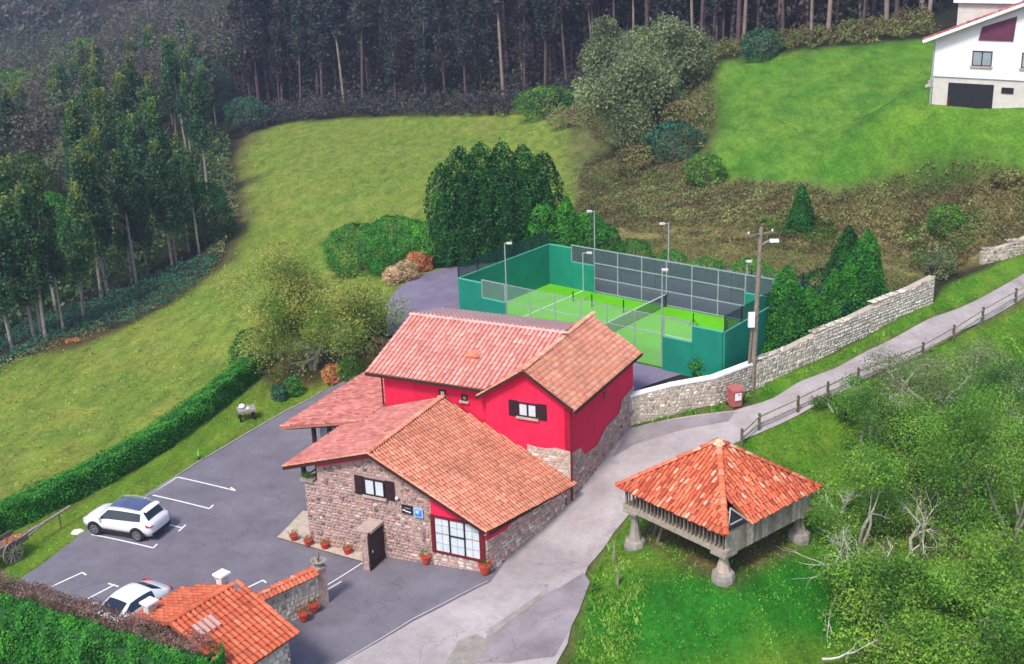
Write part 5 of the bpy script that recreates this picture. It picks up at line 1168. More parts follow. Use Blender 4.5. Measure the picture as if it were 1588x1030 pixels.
# near hedge bottom left (top line known at -1.5)
def hedge_near():
    a, b = atz(-40, 905, -.15), atz(322, 1022, -.15); o = np.array([a[0], a[1], -.15]); r = np.random.default_rng(72)
    t = thing('hedge', 'tall rounded green hedge topped with dry pinkish flower heads at the bottom left corner', 'hedge', o)
    d = unit((b - a)[:2]); n_ = np.array([d[1], -d[0]]); n_ = n_ if n_[1] < 0 else -n_; L = np.linalg.norm((b - a)[:2]); Dn = 2.35
    core = MB(); d3 = np.array([d[0], d[1], 0]); n3_ = np.array([n_[0], n_[1], 0])
    core.prism([(0, 0, -.25), n3_ * .7 + (0, 0, -.35), n3_ * .8 + (0, 0, -3.6), -n3_ * .7 + (0, 0, -3.6), -n3_ * .8 + (0, 0, -.3)], d3 * (L - .3)); core.build('branches', M['core'], t)
    m = 42000; s = r.uniform(-.01, 1.0, m); q = r.uniform(0, 1, m)
    lx = .15 + .95 * np.sin(np.clip(q * 1.9, 0, 1) * math.pi / 2); lz = -np.clip(q - .12, 0, 1) * 3.9
    lum = .14 * (np.sin(s * L * 1.7 + q * 5) + np.sin(s * L * 3.1 + q * 9 + 1) + .8 * np.sin(s * L * 5.3 - q * 4))
    X = (a[None, :2] - o[:2]) + d * (s * L)[:, None] + n_ * (lx + lum * .9 + r.normal(0, .07, m))[:, None]; P_ = np.column_stack([X, lz + lum * .5 + r.normal(0, .06, m)])
    D = np.column_stack([np.tile(n_, (m, 1)), 1.2 - q * 1.2]); leaf_obj('leaves', P_, D, .13, clump_tint(P_, r, 260, .38, .3), M['lf_hedge'], t, 1)
    e = 3500; th = r.uniform(-1.5, 1.5, e); P2 = np.column_stack([(b[:2] - o[:2]) + d * (.35 * np.cos(th))[:, None] + n_ * (np.sin(th) * .9 + .1)[:, None], -r.uniform(0, 1, e) ** 1.2 * 2.4 + .1]); leaf_obj('leaves', P2, np.tile([d[0], d[1], .4], (e, 1)), .14, clump_tint(P2, r, 40, .6, .25), M['lf_hedge'], t, 2)
    m = 9000; s = r.uniform(-.01, .97, m); X = (a[None, :2] - o[:2]) + d * (s * L)[:, None] - n_ * (r.uniform(-.1, .95, m))[:, None]; P_ = np.column_stack([X, .02 + .12 * np.sin(s * L * 2.2) + r.uniform(0, 1, m) ** 1.5 * .32])
    leaf_obj('dry_heads', P_, r.normal(size=(m, 3)), .085, clump_tint(P_, r, 120, .45, .35), M['lf_heath'], t, 3)
    m = 8000; s = r.uniform(-.01, 1., m); X = (a[None, :2] - o[:2]) + d * (s * L)[:, None] - n_ * (r.uniform(.7, 1.15, m))[:, None]; P_ = np.column_stack([X, -r.uniform(0, 1, m) ** 1.4 * 2.8 + .05]); leaf_obj('leaves', P_, np.column_stack([np.tile(-n_, (m, 1)), np.full(m, .5)]), .11, clump_tint(P_, r, 120, .8, .2), M['lf_scrub'], t, 4)
hedge_near()
# ------------------------------------------------------------------ conifers and bushes
def conifer(u, v, vtop, wpx, label, mat='lf_cyp', seed=0, prof='col', name='cypress_tree', group=None, size=.17, dens=1.0, depth=1., dxy=None, cat='tree', zlift=0):
    p = at(u, v) if dxy is None else np.array([dxy[0], dxy[1], hz(*dxy)]); lo, hi = p[2], p[2] + 30
    for _ in range(40):
        m = (lo + hi) / 2; q = np.array([p[0], p[1], m]) - CAMP; vv = VC - FOC * (q @ cU) / (q @ cF)
        if vv > vtop: lo = m
        else: hi = m
    h = lo - p[2]; R_ = wpx / 2 / FOC * np.linalg.norm(p - CAMP); r = np.random.default_rng(seed + int(u))
    n = int(min(26000, 95 * (2 * math.pi * R_ * h) / (size / .17) ** 2 * dens)) + 200
    tt = r.uniform(0, 1, n) ** (1.15 if prof == 'cone' else .95); th = r.uniform(0, 2 * math.pi, n)
    if prof == 'cone': rr_ = R_ * np.clip((1 - tt) ** .62 * 1.02, .02, 1) * np.where(tt < .1, .8 + 2 * tt, 1)
    elif prof == 'col': rr_ = R_ * np.clip(1 - (np.clip(tt - .55, 0, 1) / .45) ** 2.6, 0, 1) ** .62 * np.where(tt < .1, .85 + 1.5 * tt, 1)
    else: rr_ = R_ * np.sqrt(np.clip(1 - ((tt - .42) / .6) ** 2, 0, 1))
    lump = 1 + .10 * np.sin(th * 3 + tt * 9 + seed) + .08 * np.sin(th * 7 - tt * 14) ; k = r.uniform(.80, 1.04, n)
    if prof == 'col': tt = tt + (1 - rr_ / R_) * 0; tt = np.clip(tt, 0, 1) * (1 + .05 * np.sin(th * 5 + seed) * (tt > .6)); fl_ = r.uniform(0, 1, n) < .04; tt = tt + fl_ * r.uniform(0, .07, n)
    P_ = np.column_stack([rr_ * lump * k * np.cos(th), rr_ * lump * k * np.sin(th) * depth, tt * h * 1.0 + r.normal(0, .06, n)])
    D = np.column_stack([np.cos(th) * .8, np.sin(th) * .8, .75 + tt * .4]); t = thing(name, label, cat, (p[0], p[1], p[2] + zlift), 0, group)
    w = MB(); w.tube([(0, 0, -.3), (0, 0, h * .8)], [max(.1, R_ * .14), .03], 6); w.build('trunk', M['barkdark'], t)
    if prof != 'round' :
        w = MB(); w.lathe([(R_ * .62, h * .02), (R_ * .66, h * .35), (R_ * (.5 if prof == 'col' else .42), h * .6), (R_ * (.2 if prof == 'col' else .12), h * .82)], n=9); w.build('inner_branches', M['core'], t)
    leaf_obj('crown', P_, D, size, clump_tint(P_, r, int(60 + n / 60), .45, .28), M[mat], t, seed); return t
CG = 'tall cypresses standing as one block behind the court'
for k, (u, v, vt, wp, l) in enumerate(((692, 412, 262, 52, 'leftmost and lowest of the tall dark cypresses behind the court'), (720, 408, 236, 60, 'dark tall cypress second from the left of the block behind the court'), (752, 404, 229, 58, 'tall cypress with feathery top left of the middle of the block'),
        (784, 401, 228, 58, 'tallest middle cypress of the block behind the court'), (815, 398, 232, 58, 'tall cypress right of the middle of the block'), (846, 396, 242, 56, 'rightmost tall cypress of the block next to the meadow'))):
    conifer(u, v, vt, wp, l, 'lf_cyp', 80 + k, 'col', group=CG, size=.24, dens=1.5)
for k, (u, v, vt, wp, l) in enumerate(((845, 405, 318, 52, 'bright green young cypress at the right foot of the tall block'), (880, 404, 306, 64, 'bright green pointed cypress before the far left court corner'), (915, 404, 330, 58, 'rounded green cypress behind the slim lamp mast'), (942, 410, 352, 50, 'small green cypress right of the slim lamp mast'))):
    conifer(u, v, vt, wp, l, 'lf_cypl', 90 + k, 'cone' if k in (1,) else 'round', group='young cypresses behind the court', size=.2, dens=1.4)
for k, (u, v, vt, wp, pr, l) in enumerate(((985, 420, 372, 60, 'round', 'low green bush behind the court fence, left one'), (1040, 428, 390, 56, 'round', 'low green bush behind the middle of the court fence'), (1095, 436, 402, 60, 'round', 'low green bush behind the right part of the court fence'), (1165, 450, 402, 70, 'round', 'green bush behind the mast at the right of the court'))):
    conifer(u, v, vt, wp, l, 'lf_cypl', 100 + k, pr, name='garden_bush', group='bushes behind the court fence', size=.18, cat='bush')
for k, (u, v, vt, wp, pr, m_, l) in enumerate(((1216, 550, 414, 104, 'cone', 'lf_cypl', 'tall pointed cypress just right of the electricity pole'), (1252, 534, 446, 74, 'cone', 'lf_cypl', 'small pointed cypress right of the tall one by the pole'),
        (1290, 514, 420, 64, 'cone', 'lf_cypl', 'bright green small cypress before the tall dark pair'), (1312, 502, 408, 68, 'cone', 'lf_cypl', 'green cypress left of the tallest one by the long wall'), (1337, 490, 358, 84, 'cone', 'lf_cypl', 'tallest cypress above the long stone wall'), (1310, 472, 352, 84, 'cone', 'lf_cyp', 'dark cypress behind the tallest one above the long wall'),
        (1275, 470, 420, 70, 'round', 'lf_cyp', 'dark broad bush behind the cypresses by the wall'), (1241, 360, 288, 46, 'cone', 'lf_cyp', 'lone small dark cone shaped cypress on the bramble slope'), (1088, 582, 548, 40, 'round', 'lf_cypl', 'small green shrub in front of the near right corner of the court'),
        (1455, 430, 382, 44, 'round', 'lf_willow', 'loose grey green bush beyond the end of the long wall'))):
    conifer(u, v, vt, wp, l, m_, 110 + k, pr, group='cypresses and shrubs above the long stone wall', size=.17, dens=1.3)
for k, (u, v, vt, wp, m_, l) in enumerate(((560, 420, 350, 110, 'lf_hedge', 'broad green laurel bush at the left end of the garden behind the bare tree'), (615, 418, 338, 110, 'lf_hedge', 'broad green laurel bush behind the orange flowers'), (655, 412, 345, 90, 'lf_hedge', 'green laurel bush against the cypress block'),
        (395, 572, 512, 66, 'lf_cyp', 'dark green rounded bush at the far end of the long hedge'), (455, 612, 586, 30, 'lf_hedge', 'small round bright green bush on the lawn, right one'), (434, 619, 596, 26, 'lf_teal', 'small round blue green bush on the lawn, left one'),
        (517, 592, 567, 34, 'lf_hydra', 'orange flowering shrub behind the annex roof'), (545, 585, 555, 40, 'lf_bush', 'leafy shrub beside the annex roof under the bare tree'), (590, 560, 525, 40, 'lf_brown', 'reddish brown shrub touching the upper hotel roof'))):
    conifer(u, v, vt, wp, l, m_, 130 + k, 'round', name='garden_shrub', group='garden shrubs', size=.16, cat='shrub', dens=1.3)
for k, (u, v, s, l) in enumerate(((612, 440, 26, 'pale pink hydrangea bush at the left edge of the upper tarmac'), (630, 434, 30, 'cream and green hydrangea bush second along the tarmac edge'), (650, 420, 34, 'orange hydrangea bush nearest the cypress block'))):
    conifer(u, v, v - 26 - k * 2, s * 1.3, l, 'lf_hydra' if k == 2 else 'lf_hydrap', 150 + k, 'round', name='hydrangea_bush', group='hydrangeas along the upper tarmac', size=.13, cat='shrub', dens=2)
p = at(308, 712); r = np.random.default_rng(9); t = thing('spiky_plant', 'yellow green spiky plant alone on the lawn edge', 'plant', p)
w = MB()
for k in range(26):
    a = r.uniform(0, 6.28); e = r.uniform(.3, 1.2); L = r.uniform(.4, .7); d = np.array([math.cos(a) * math.cos(e), math.sin(a) * math.cos(e), math.sin(e)]); s_ = np.array([-math.sin(a), math.cos(a), 0]) * .03
    w.add([-s_, s_, d * L * .6 + s_ * .8, d * L + (0, 0, -.08), d * L * .6 - s_ * .8], [(0, 1, 2, 3, 4)], 0, r.uniform(.4, 1))
w.build('leaves', M['lf_grass'], t)
# ------------------------------------------------------------------ broadleaf trees
def tree(u, v, vtop, wpx, label, mat, seed, bark='bark', nleaf=6000, size=.2, depth=3, name='tree', group=None, th=.22, spread=.6, trunks=1, bare=.0, zf=1, squash=1., kids=(2, 4), first=.35, droop=.0, lean=(0, 0), lowcut=0):
    p = at(u, v); lo, hi = p[2], p[2] + 30
    for _ in range(40):
        m = (lo + hi) / 2; q = np.array([p[0], p[1], m]) - CAMP; vv = VC - FOC * (q @ cU) / (q @ cF)
        if vv > vtop: lo = m
        else: hi = m
    h = (lo - p[2]); R_ = wpx / 2 / FOC * np.linalg.norm(p - CAMP); r = np.random.default_rng(seed); t = thing(name, label, 'tree', p, 0, group); tips = []; w = MB(); wil = name == 'willow_tree'
    for k in range(trunks):
        a = 2 * math.pi * k / trunks + r.uniform(0, 1); d0 = np.array([math.cos(a) * .35 + lean[0], math.sin(a) * .35 + lean[1], 1]) if trunks > 1 else np.array([lean[0], lean[1], 1.])
        limb(w, r, (0.15 * math.cos(a) * (trunks > 1), .15 * math.sin(a) * (trunks > 1), -.2), d0, h * first, th * (1 if trunks == 1 else .6), depth, tips, spread, 4, 6, droop, kids)
    # fit limbs to size
    V = np.array(w.v); TP = np.array([a for a, b in tips]); mx = TP[:, 2].max(); sx = R_ * .9 / max(.5, np.percentile(np.hypot(TP[:, 0] - 0, TP[:, 1]), 92)); sz = h * .93 / mx
    fz = lambda Q: np.column_stack([Q[:, 0] * np.interp(Q[:, 2] * sz / h, [0, .3, 1], [1 + (sx - 1) * .3, sx, sx]), Q[:, 1] * np.interp(Q[:, 2] * sz / h, [0, .3, 1], [1 + (sx - 1) * .3, sx, sx]), Q[:, 2] * sz])
    w.v = [tuple(x) for x in fz(V)]; w.build('trunk', M[bark], t, smooth=True)
    TP = fz(TP)
    if nleaf:
        keep = TP[r.uniform(size=len(TP)) > bare]; c = keep[r.integers(0, len(keep), nleaf)]
        rad = R_ * (.34 if wil else .2) * r.uniform(.5, 1.5, (nleaf, 1)); d = r.normal(size=(nleaf, 3)); d /= np.linalg.norm(d, axis=1)[:, None]
        P_ = c + d * rad * np.array([1, 1, .7 * squash])
        if lowcut: k_ = (P_[:, 2] > lowcut * h) | (r.uniform(size=nleaf) < .12); P_ = P_[k_]; d = d[k_]
        leaf_obj('crown', P_, d * .5 + np.array([0, 0, .5]), size, clump_tint(P_, r, 90, .5, .33), M[mat], t, seed)
    return t
tree(488, 572, 384, 235, 'big spreading pale barked tree with thin yellowing leaves in the garden beside the annex roof', 'lf_fig', 201, 'bark', 64000, .16, 4, 'garden_tree', th=.26, spread=.75, first=.24, kids=(3, 4), trunks=4, lowcut=.30)
tree(968, 238, 88, 165, 'rounded grey green willow tree standing in front between the two fields', 'lf_willow', 202, 'barkdark', 52000, .34, 3, 'willow_tree', 'willows between the fields', th=.3, spread=.6, first=.3, trunks=2, squash=1.3)
tree(1035, 165, 45, 135, 'tall olive green willow behind at the edge of the bright field', 'lf_willow', 203, 'barkdark', 40000, .38, 3, 'willow_tree', 'willows between the fields', th=.35, first=.3, trunks=2, squash=1.3)
tree(965, 140, 35, 90, 'leftmost green tree of the willow group close to the forest edge', 'lf_willow', 204, 'barkdark', 22000, .4, 3, 'willow_tree', 'willows between the fields', th=.35, first=.3, squash=1.3)
for k, (u, v, vt, wp, m_, l) in enumerate(((1045, 245, 190, 90, 'lf_teal', 'blue green bramble bush below the willows'), (1065, 205, 155, 80, 'lf_scrub', 'brownish bush right of the willows at the edge of the bright field'), (1094, 288, 240, 62, 'lf_bush', 'bright green leafy bush at the lower corner of the bright field'), (990, 270, 225, 70, 'lf_scrub', 'grey green scrub mound under the front willow'),
        (850, 180, 135, 100, 'lf_bush', 'low green bush at the forest edge left of the willows'), (880, 195, 165, 60, 'lf_brown', 'brown bush at the right end of the far meadow edge'), (385, 200, 150, 66, 'lf_teal', 'blue green bushy tree at the inner corner of the meadow and forest'), (1180, 90, 45, 60, 'lf_teal', 'dark blue green conifer-like bush at the forest edge above the bright field'),
        (320, 375, 285, 90, 'lf_cyp', 'dark green bushy tree at the lower edge of the left wood'), (1465, 365, 318, 50, 'lf_bush', 'green bush in the brambles at the right'), (1560, 285, 262, 40, 'lf_scrub', 'small bush on the edge of the bright field at the far right'))):
    conifer(u, v, vt, wp, l, m_, 160 + k, 'round', name='wild_bush', group='wild bushes around the fields', size=.3 if v < 300 else .2, cat='bush', dens=1.2)
# right foreground thicket
TG = 'trees of the thicket in the right foreground'
for k, (u, v, vt, wp, nl, m_, br, bare, l) in enumerate((
    (1330, 850, 700, 120, 3600, 'lf_tree', 'bark', .3, 'half bare tree leaning toward the granary at the left of the thicket'),
    (1395, 745, 590, 170, 7500, 'lf_tree', 'bark', .25, 'many stemmed green tree behind the granary beside the rail fence'),
    (1300, 640, 590, 60, 1500, 'lf_bush', 'bark', .1, 'small light green tree beside the rail fence'),
    (1470, 850, 600, 190, 9000, 'lf_tree', 'barkdark', .25, 'largest tree of the thicket with several brown trunks'),
    (1568, 830, 600, 120, 1200, 'lf_tree', 'bark', .6, 'pale nearly leafless tree at the right edge of the picture'),
    (1545, 700, 540, 130, 4500, 'lf_bush', 'bark', .2, 'light green tree beyond the pale leafless one at the right edge'),
    (1450, 640, 540, 150, 3800, 'lf_willow', 'bark', .35, 'thin olive tree with fine twigs beside the lane'),
    (1400, 1000, 880, 150, 8000, 'lf_tree', 'bark', .1, 'bushy bright green tree around the fallen branches at the bottom right'),
    (1520, 1010, 850, 190, 11000, 'lf_tree', 'bark', .1, 'dense bright green bush filling the bottom right corner'),
    (1330, 960, 860, 110, 3200, 'lf_tree', 'bark', .3, 'sparse small tree below the granary lawn'))):
    tree(u, v, vt, wp * 1.4, l, m_, 220 + k, br, int(nl * 2.9), .125 if k < 7 else .145, 3, 'thicket_tree', TG, th=.16, spread=.7, trunks=3, bare=bare, first=.32, kids=(2, 5))
for k, (a, b, l) in enumerate((((1345, 880), (1250, 850), 'bare grey branch arching over the grass right of the granary'), ((1300, 905), (1262, 955), 'bare pale branch leaning over the bright grass'), ((1275, 1022), (1335, 1000), 'pale dead branch on the ground at the bottom'), ((1455, 1000), (1415, 925), 'tangle of bare light branches over the brown earth patch'))):
    p = at(*a, .5); q = at(*b, 1.0); r = np.random.default_rng(300 + k); w = MB(); tips = []
    limb(w, r, (0, 0, -.4 if k != 2 else 0), (q - p) + (0, 0, .8 if k != 2 else .1), np.linalg.norm(q - p) * .8, .07, 2, tips, .5, 4, 5, 0, (2, 5))
    tag(w.build('dead_branch', M['palebark'], None, smooth=True), l, 'branch', 'bare branches in the right foreground').location = [float(c) for c in p]
for k, (u, v, vt, wp, l) in enumerate(((1360, 690, 600, 120, 'bare pale twiggy sapling left of the thicket near the rail fence'), (1500, 760, 570, 90, 'bare pale sapling in the middle of the thicket'), (1420, 860, 740, 130, 'grey bare shrub with upright stems below the largest tree'), (1585, 800, 600, 110, 'bare pale tree leaning at the right picture edge'), (1300, 790, 740, 70, 'small bare sapling right beside the granary roof'), (1330, 905, 800, 120, 'low bare shrub with spreading pale limbs at the edge of the granary lawn'), (1400, 960, 870, 90, 'bare leaning shrub above the brown earth patch'), (1540, 640, 540, 110, 'bare pale sapling near the lane at the right edge'))):
    tree(u, v, vt, wp * 1.35, l, 'lf_tree', 260 + k, 'palebark', 600, .12, 3, 'bare_sapling', 'bare saplings in the thicket', th=.17, spread=.5, trunks=3, first=.4, kids=(3, 5))
# ------------------------------------------------------------------ scrub, undergrowth and grass that nobody could count
def cover(name, polys, mat, n, size, hmean, seed, lumps=.6, label=None, align=.3, tb=.5):
    r = np.random.default_rng(seed); out = []
    for poly in polys:
        x0, y0 = poly.min(0); x1, y1 = poly.max(0); m = int(n / len(polys) * 3); X = r.uniform(x0, x1, m); Y = r.uniform(y0, y1, m)
        k = inpoly(X + vnoise(X, Y, 2, 8) * .4, Y, poly); out.append(np.column_stack([X[k], Y[k]])[:int(n / len(polys))])
    q = np.concatenate(out); h = np.clip(hmean * (1 + lumps * vnoise(q[:, 0], q[:, 1], 2.6, seed) + .4 * lumps * vnoise(q[:, 0], q[:, 1], 1.1, seed + 1)), .02, 9)
    z = hts(q[:, 0], q[:, 1]) + h * r.uniform(.55, 1, len(q)); P_ = np.column_stack([q, z])
    o = leaf_obj(name, P_, np.tile([0, -.3, 1.], (len(q), 1)), size, np.clip(tb + .3 * vnoise(q[:, 0], q[:, 1], 3.5, seed + 2) + r.normal(0, .15, len(q)), 0, 1), M[mat], None, seed, align=align)
    return tag(o, kind='stuff')
SCR = wpoly([(900, 300), (905, 255), (960, 240), (1060, 270), (1110, 288), (1210, 294), (1320, 302), (1450, 294), (1590, 286), (1650, 290), (1650, 340), (1588, 372), (1510, 400), (1450, 440), (1360, 400), (1280, 400), (1180, 390), (1080, 372), (990, 362), (930, 350), (890, 330)])
cover('bramble_cover', [SCR], 'lf_scrub', 34000, .24, .55, 401)
cover('dry_bramble_cover', [wpoly([(930, 310), (1060, 292), (1300, 306), (1590, 300), (1590, 365), (1500, 380), (1330, 365), (1180, 350), (1000, 345)])], 'lf_brown', 22000, .22, .6, 402)
cover('green_bramble_patches', [wpoly([(905, 260), (1040, 285), (1060, 330), (980, 345), (900, 320)]), wpoly([(1180, 340), (1300, 345), (1290, 385), (1170, 375)]), wpoly([(1400, 350), (1520, 330), (1500, 395), (1420, 420)])], 'lf_bush', 9000, .2, .45, 411)
cover('tall_dry_grass', [wpoly([(955, 372), (1080, 372), (1290, 392), (1440, 430), (1400, 462), (1300, 440), (1120, 420), (960, 388)])], 'lf_scrub', 12000, .16, .25, 403, align=.1, tb=.75)
cover('field_edge_scrub', [wpoly([(1092, 103), (1180, 88), (1290, 74), (1450, 60), (1440, 25), (1290, 48), (1180, 62), (1085, 85)]), wpoly([(880, 200), (900, 160), (1000, 180), (1100, 110), (1110, 180), (1090, 240), (960, 245)])], 'lf_scrub', 16000, .34, .9, 404)
UG = [wpoly([(380, 208), (450, 191), (600, 183), (850, 174), (900, 160), (900, 120), (850, 145), (600, 158), (450, 168), (370, 185)])]
cover('thicket_undergrowth', [wpoly([(1300, 660), (1420, 590), (1588, 520), (1700, 600), (1700, 1060), (1300, 1060), (1270, 960), (1330, 900), (1290, 840), (1310, 740)])], 'lf_tree', 30000, .15, .42, 410, lumps=1.)
cover('forest_undergrowth', UG, 'lf_far', 16000, .5, 1.5, 405)
cover('wood_undergrowth', [wpoly([(-40, 640), (0, 575), (60, 545), (120, 528), (200, 505), (270, 470), (330, 425), (340, 395), (250, 425), (150, 470), (60, 500), (-40, 545)])], 'lf_teal', 13000, .22, .7, 406, tb=.35)
cover('wood_edge_bracken', [wpoly([(-40, 600), (60, 552), (130, 530), (250, 478), (330, 425), (372, 335), (350, 330), (300, 420), (200, 480), (60, 528), (-40, 575)])], 'lf_brown', 5000, .2, .4, 409)
cover('wood_undergrowth_far', [wpoly([(-60, 560), (60, 500), (250, 425), (345, 360), (360, 240), (330, 200), (150, 300), (-60, 420)])], 'lf_euc', 14000, .5, 1.6, 407)
cover('dry_edge_growth', [wpoly([(345, 400), (372, 330), (358, 250), (340, 245), (350, 330), (325, 400)])], 'lf_brown', 3500, .26, .6, 408)
def grass(name, polys, n, size, hmean, seed, tb=.5, feather=.15):
    r = np.random.default_rng(seed); out = []
    for poly in polys:
        x0, y0 = poly.min(0); x1, y1 = poly.max(0); m = int(n / len(polys) * 2.5); X = r.uniform(x0, x1, m); Y = r.uniform(y0, y1, m); k = inpoly(X, Y, poly) & (edgedist(X, Y, poly) > feather * r.uniform(0, 1, m) ** .7 * (1 + .5 * vnoise(X, Y, 2, 9))) & (vnoise(X, Y, 1.6, seed) + r.normal(0, .5, m) > -.2); out.append(np.column_stack([X[k], Y[k]])[:int(n / len(polys))])
    q = np.concatenate(out); z = hts(q[:, 0], q[:, 1]); n = len(q); a = r.uniform(0, 6.28, n); w_ = size * r.uniform(.2, .45, n); h = hmean * r.uniform(.4, 1.4, n); B = np.column_stack([q, z - .02])
    s = np.column_stack([np.cos(a) * w_, np.sin(a) * w_, np.zeros(n)]); tip = np.column_stack([r.normal(0, .5, n) * h, r.normal(0, .5, n) * h, h])
    V = np.stack([B - s, B + s, B + tip], 1).reshape(-1, 3); F3 = np.arange(n * 3).reshape(n, 3)
    me = mesh_np(name, V, None, F3, [M['lf_grass']], np.clip(tb + .3 * vnoise(q[:, 0], q[:, 1], 2.5, seed + 3) + r.normal(0, .15, n), 0, 1)); return tag(link(name, me), kind='stuff')
FRC = wpoly([(1175, 668), (1300, 615), (1450, 540), (1588, 476), (1700, 450), (1750, 1100), (870, 1100), (905, 960), (915, 900), (950, 835), (1000, 770), (1090, 700)])
grass('grass_tufts', [FRC], 60000, .16, .10, 501, .35); grass('lawn_grass', [Z['lawn'], Z['verge']], 30000, .12, .07, 502, .65)
grass('meadow_grass', [Z['meadow']], 70000, .22, .09, 503, .85)
grass('road_edge_weeds', [wpoly([(1172, 608), (1300, 552), (1447, 478), (1450, 486), (1300, 562), (1180, 616)]), wpoly([(905, 960), (915, 900), (950, 835), (962, 838), (930, 905), (925, 960), (905, 1060), (870, 1060)]), wpoly([(976, 662), (1040, 646), (1110, 632), (1165, 610), (1170, 616), (1110, 640), (1040, 652), (976, 668)])], 5000, .2, .22, 504, .5)
grass('rough_grass', [wpoly([(905, 960), (925, 900), (950, 850), (1010, 880), (1000, 1060), (870, 1060)])], 9000, .16, .16, 505, .75, 1.6)
# ------------------------------------------------------------------ the woods
def euc_proto(seed, h, crown0, R_, nl, size, mat, yellow=0, bark='barkfar', lean=.03):
    r = np.random.default_rng(seed); tr = MB(); L = r.normal(0, lean, 2); tr.tube([(0, 0, -.5), (L[0] * h * .3, L[1] * h * .3, h * .4), (L[0] * h, L[1] * h, h * .96)], [h * .011 + .05, h * .008 + .04, .03], 6, cap=False)
    for k in range(7):
        z = h * r.uniform(crown0, .85); a = r.uniform(0, 6.28); tr.tube([(L[0] * z, L[1] * z, z), (L[0] * z + math.cos(a) * R_ * .8, L[1] * z + math.sin(a) * R_ * .8, z + R_ * .9)], [.05, .02], 4, cap=False)
    P_, D_ = [], []
    for k in range(16):
        z = h * r.uniform(crown0, .97); f = 1 - ((z / h - crown0) / (1 - crown0)); rr_ = R_ * (.25 + .75 * f ** .7) * (.75 if z / h < crown0 + .1 else 1); a = r.uniform(0, 6.28)
        p, d = blob(nl // 16, (L[0] * z + math.cos(a) * rr_ * .5, L[1] * z + math.sin(a) * rr_ * .5, z), (rr_ * .62, rr_ * .62, R_ * r.uniform(.5, .85)), r, .45, .25); P_.append(p); D_.append(d)
    P_ = np.concatenate(P_); D_ = np.concatenate(D_); V, F = leaf_quads(P_, D_ * .4 + (0, 0, .4), size, r)
    ti = clump_tint(P_, r, 40, .36, .22); ti = np.clip(ti + yellow * np.clip((P_[:, 2] / h - .8) * 4, 0, 1), 0, 1)
    return tr.mesh('trunk', M[bark], smooth=True), mesh_np('crown', V, F, mats=[M[mat]], tint=ti)
PF = [euc_proto(600 + k, 1, 1, 1, 16, 1, 'lf_euc') for k in range(0)]
near_p = [euc_proto(610 + k, 13.5, c0_, R_, 6200, .33, 'lf_euc', y_, 'barkwood') for k, (c0_, R_, y_) in enumerate(((.34, 2.3, .75), (.40, 2.1, .5), (.26, 2.5, .8), (.42, 2.0, .3)))]
far_p = [euc_proto(630 + k, 21., c0_, R_, 2400, .55, 'lf_far', 0, 'barkmid' if k == 3 else 'barkfar', .02) for k, (c0_, R_) in enumerate(((.34, 2.3), (.45, 2.1), (.22, 2.2), (.55, 1.8)))]
def put(proto, xy, s, a, label, group, name='eucalyptus_tree'):
    t = thing(name, label, 'tree', (xy[0], xy[1], hz(xy[0], xy[1])), a, group); t.rotation_euler = (random.uniform(-.05, .05), random.uniform(-.05, .05), a); t.scale = (s * .97, s * .97, s)
    link('trunk', proto[0], t); link('crown', proto[1], t); return t
r = np.random.default_rng(700)
LB = [(55, 532, .98), (72, 530, .9), (66, 528, .8), (100, 520, .75), (158, 462, 1.05), (168, 455, .95), (205, 435, .9), (212, 440, 1.0), (268, 415, .92), (274, 410, .8), (230, 425, .75), (310, 398, .7), (20, 545, .9), (130, 500, .85)]
FRL = ['pale eucalyptus at the left of the wood edge, leftmost of the close trio', 'right trunk of the close trio of pale eucalyptuses near the orange heap', 'middle trunk of the close trio of pale eucalyptuses near the orange heap', 'slim eucalyptus just above the orange heap of cuttings',
 'tall eucalyptus with yellow top, left one of the pair of long pale trunks', 'right one of the pair of long pale trunks in the left wood', 'brown trunked eucalyptus right of the long pale pair', 'brown trunked eucalyptus touching its twin in the middle of the wood edge',
 'slim pale eucalyptus right of the brown trunked ones', 'second slim eucalyptus close behind the right hand pale one', 'short eucalyptus between the brown trunks and the pale right hand pair', 'last eucalyptus at the right end of the wood edge by the dry growth', 'eucalyptus at the far left edge of the picture on the wood edge', 'eucalyptus standing between the close trio and the long pale pair']
for k, (u, v, s) in enumerate(LB):
    put(near_p[k % 4], at(u, v), s * r.uniform(.92, 1.08), r.uniform(0, 6), FRL[k], 'front row trees of the left wood')
WL = wpoly([(-80, 560), (20, 530), (150, 460), (260, 412), (335, 370), (352, 300), (350, 240), (372, 190), (300, 150), (220, 150), (100, 200), (0, 260), (-80, 320)])
x0, y0 = WL.min(0); x1, y1 = WL.max(0); cnt = 0; pts_ = []
while cnt < 62:
    q = np.array([r.uniform(x0, x1), r.uniform(y0, y1)])
    if inpoly(np.array([q[0]]), np.array([q[1]]), WL)[0] and all(np.hypot(*(q - p)) > 3.0 for p in pts_[-400:]):
        pts_.append(q); cnt += 1; put(near_p[r.integers(4)], q, r.uniform(.85, 1.25), r.uniform(0, 6), 'eucalyptus with conical dark crown inside the left wood', 'trees inside the left wood')
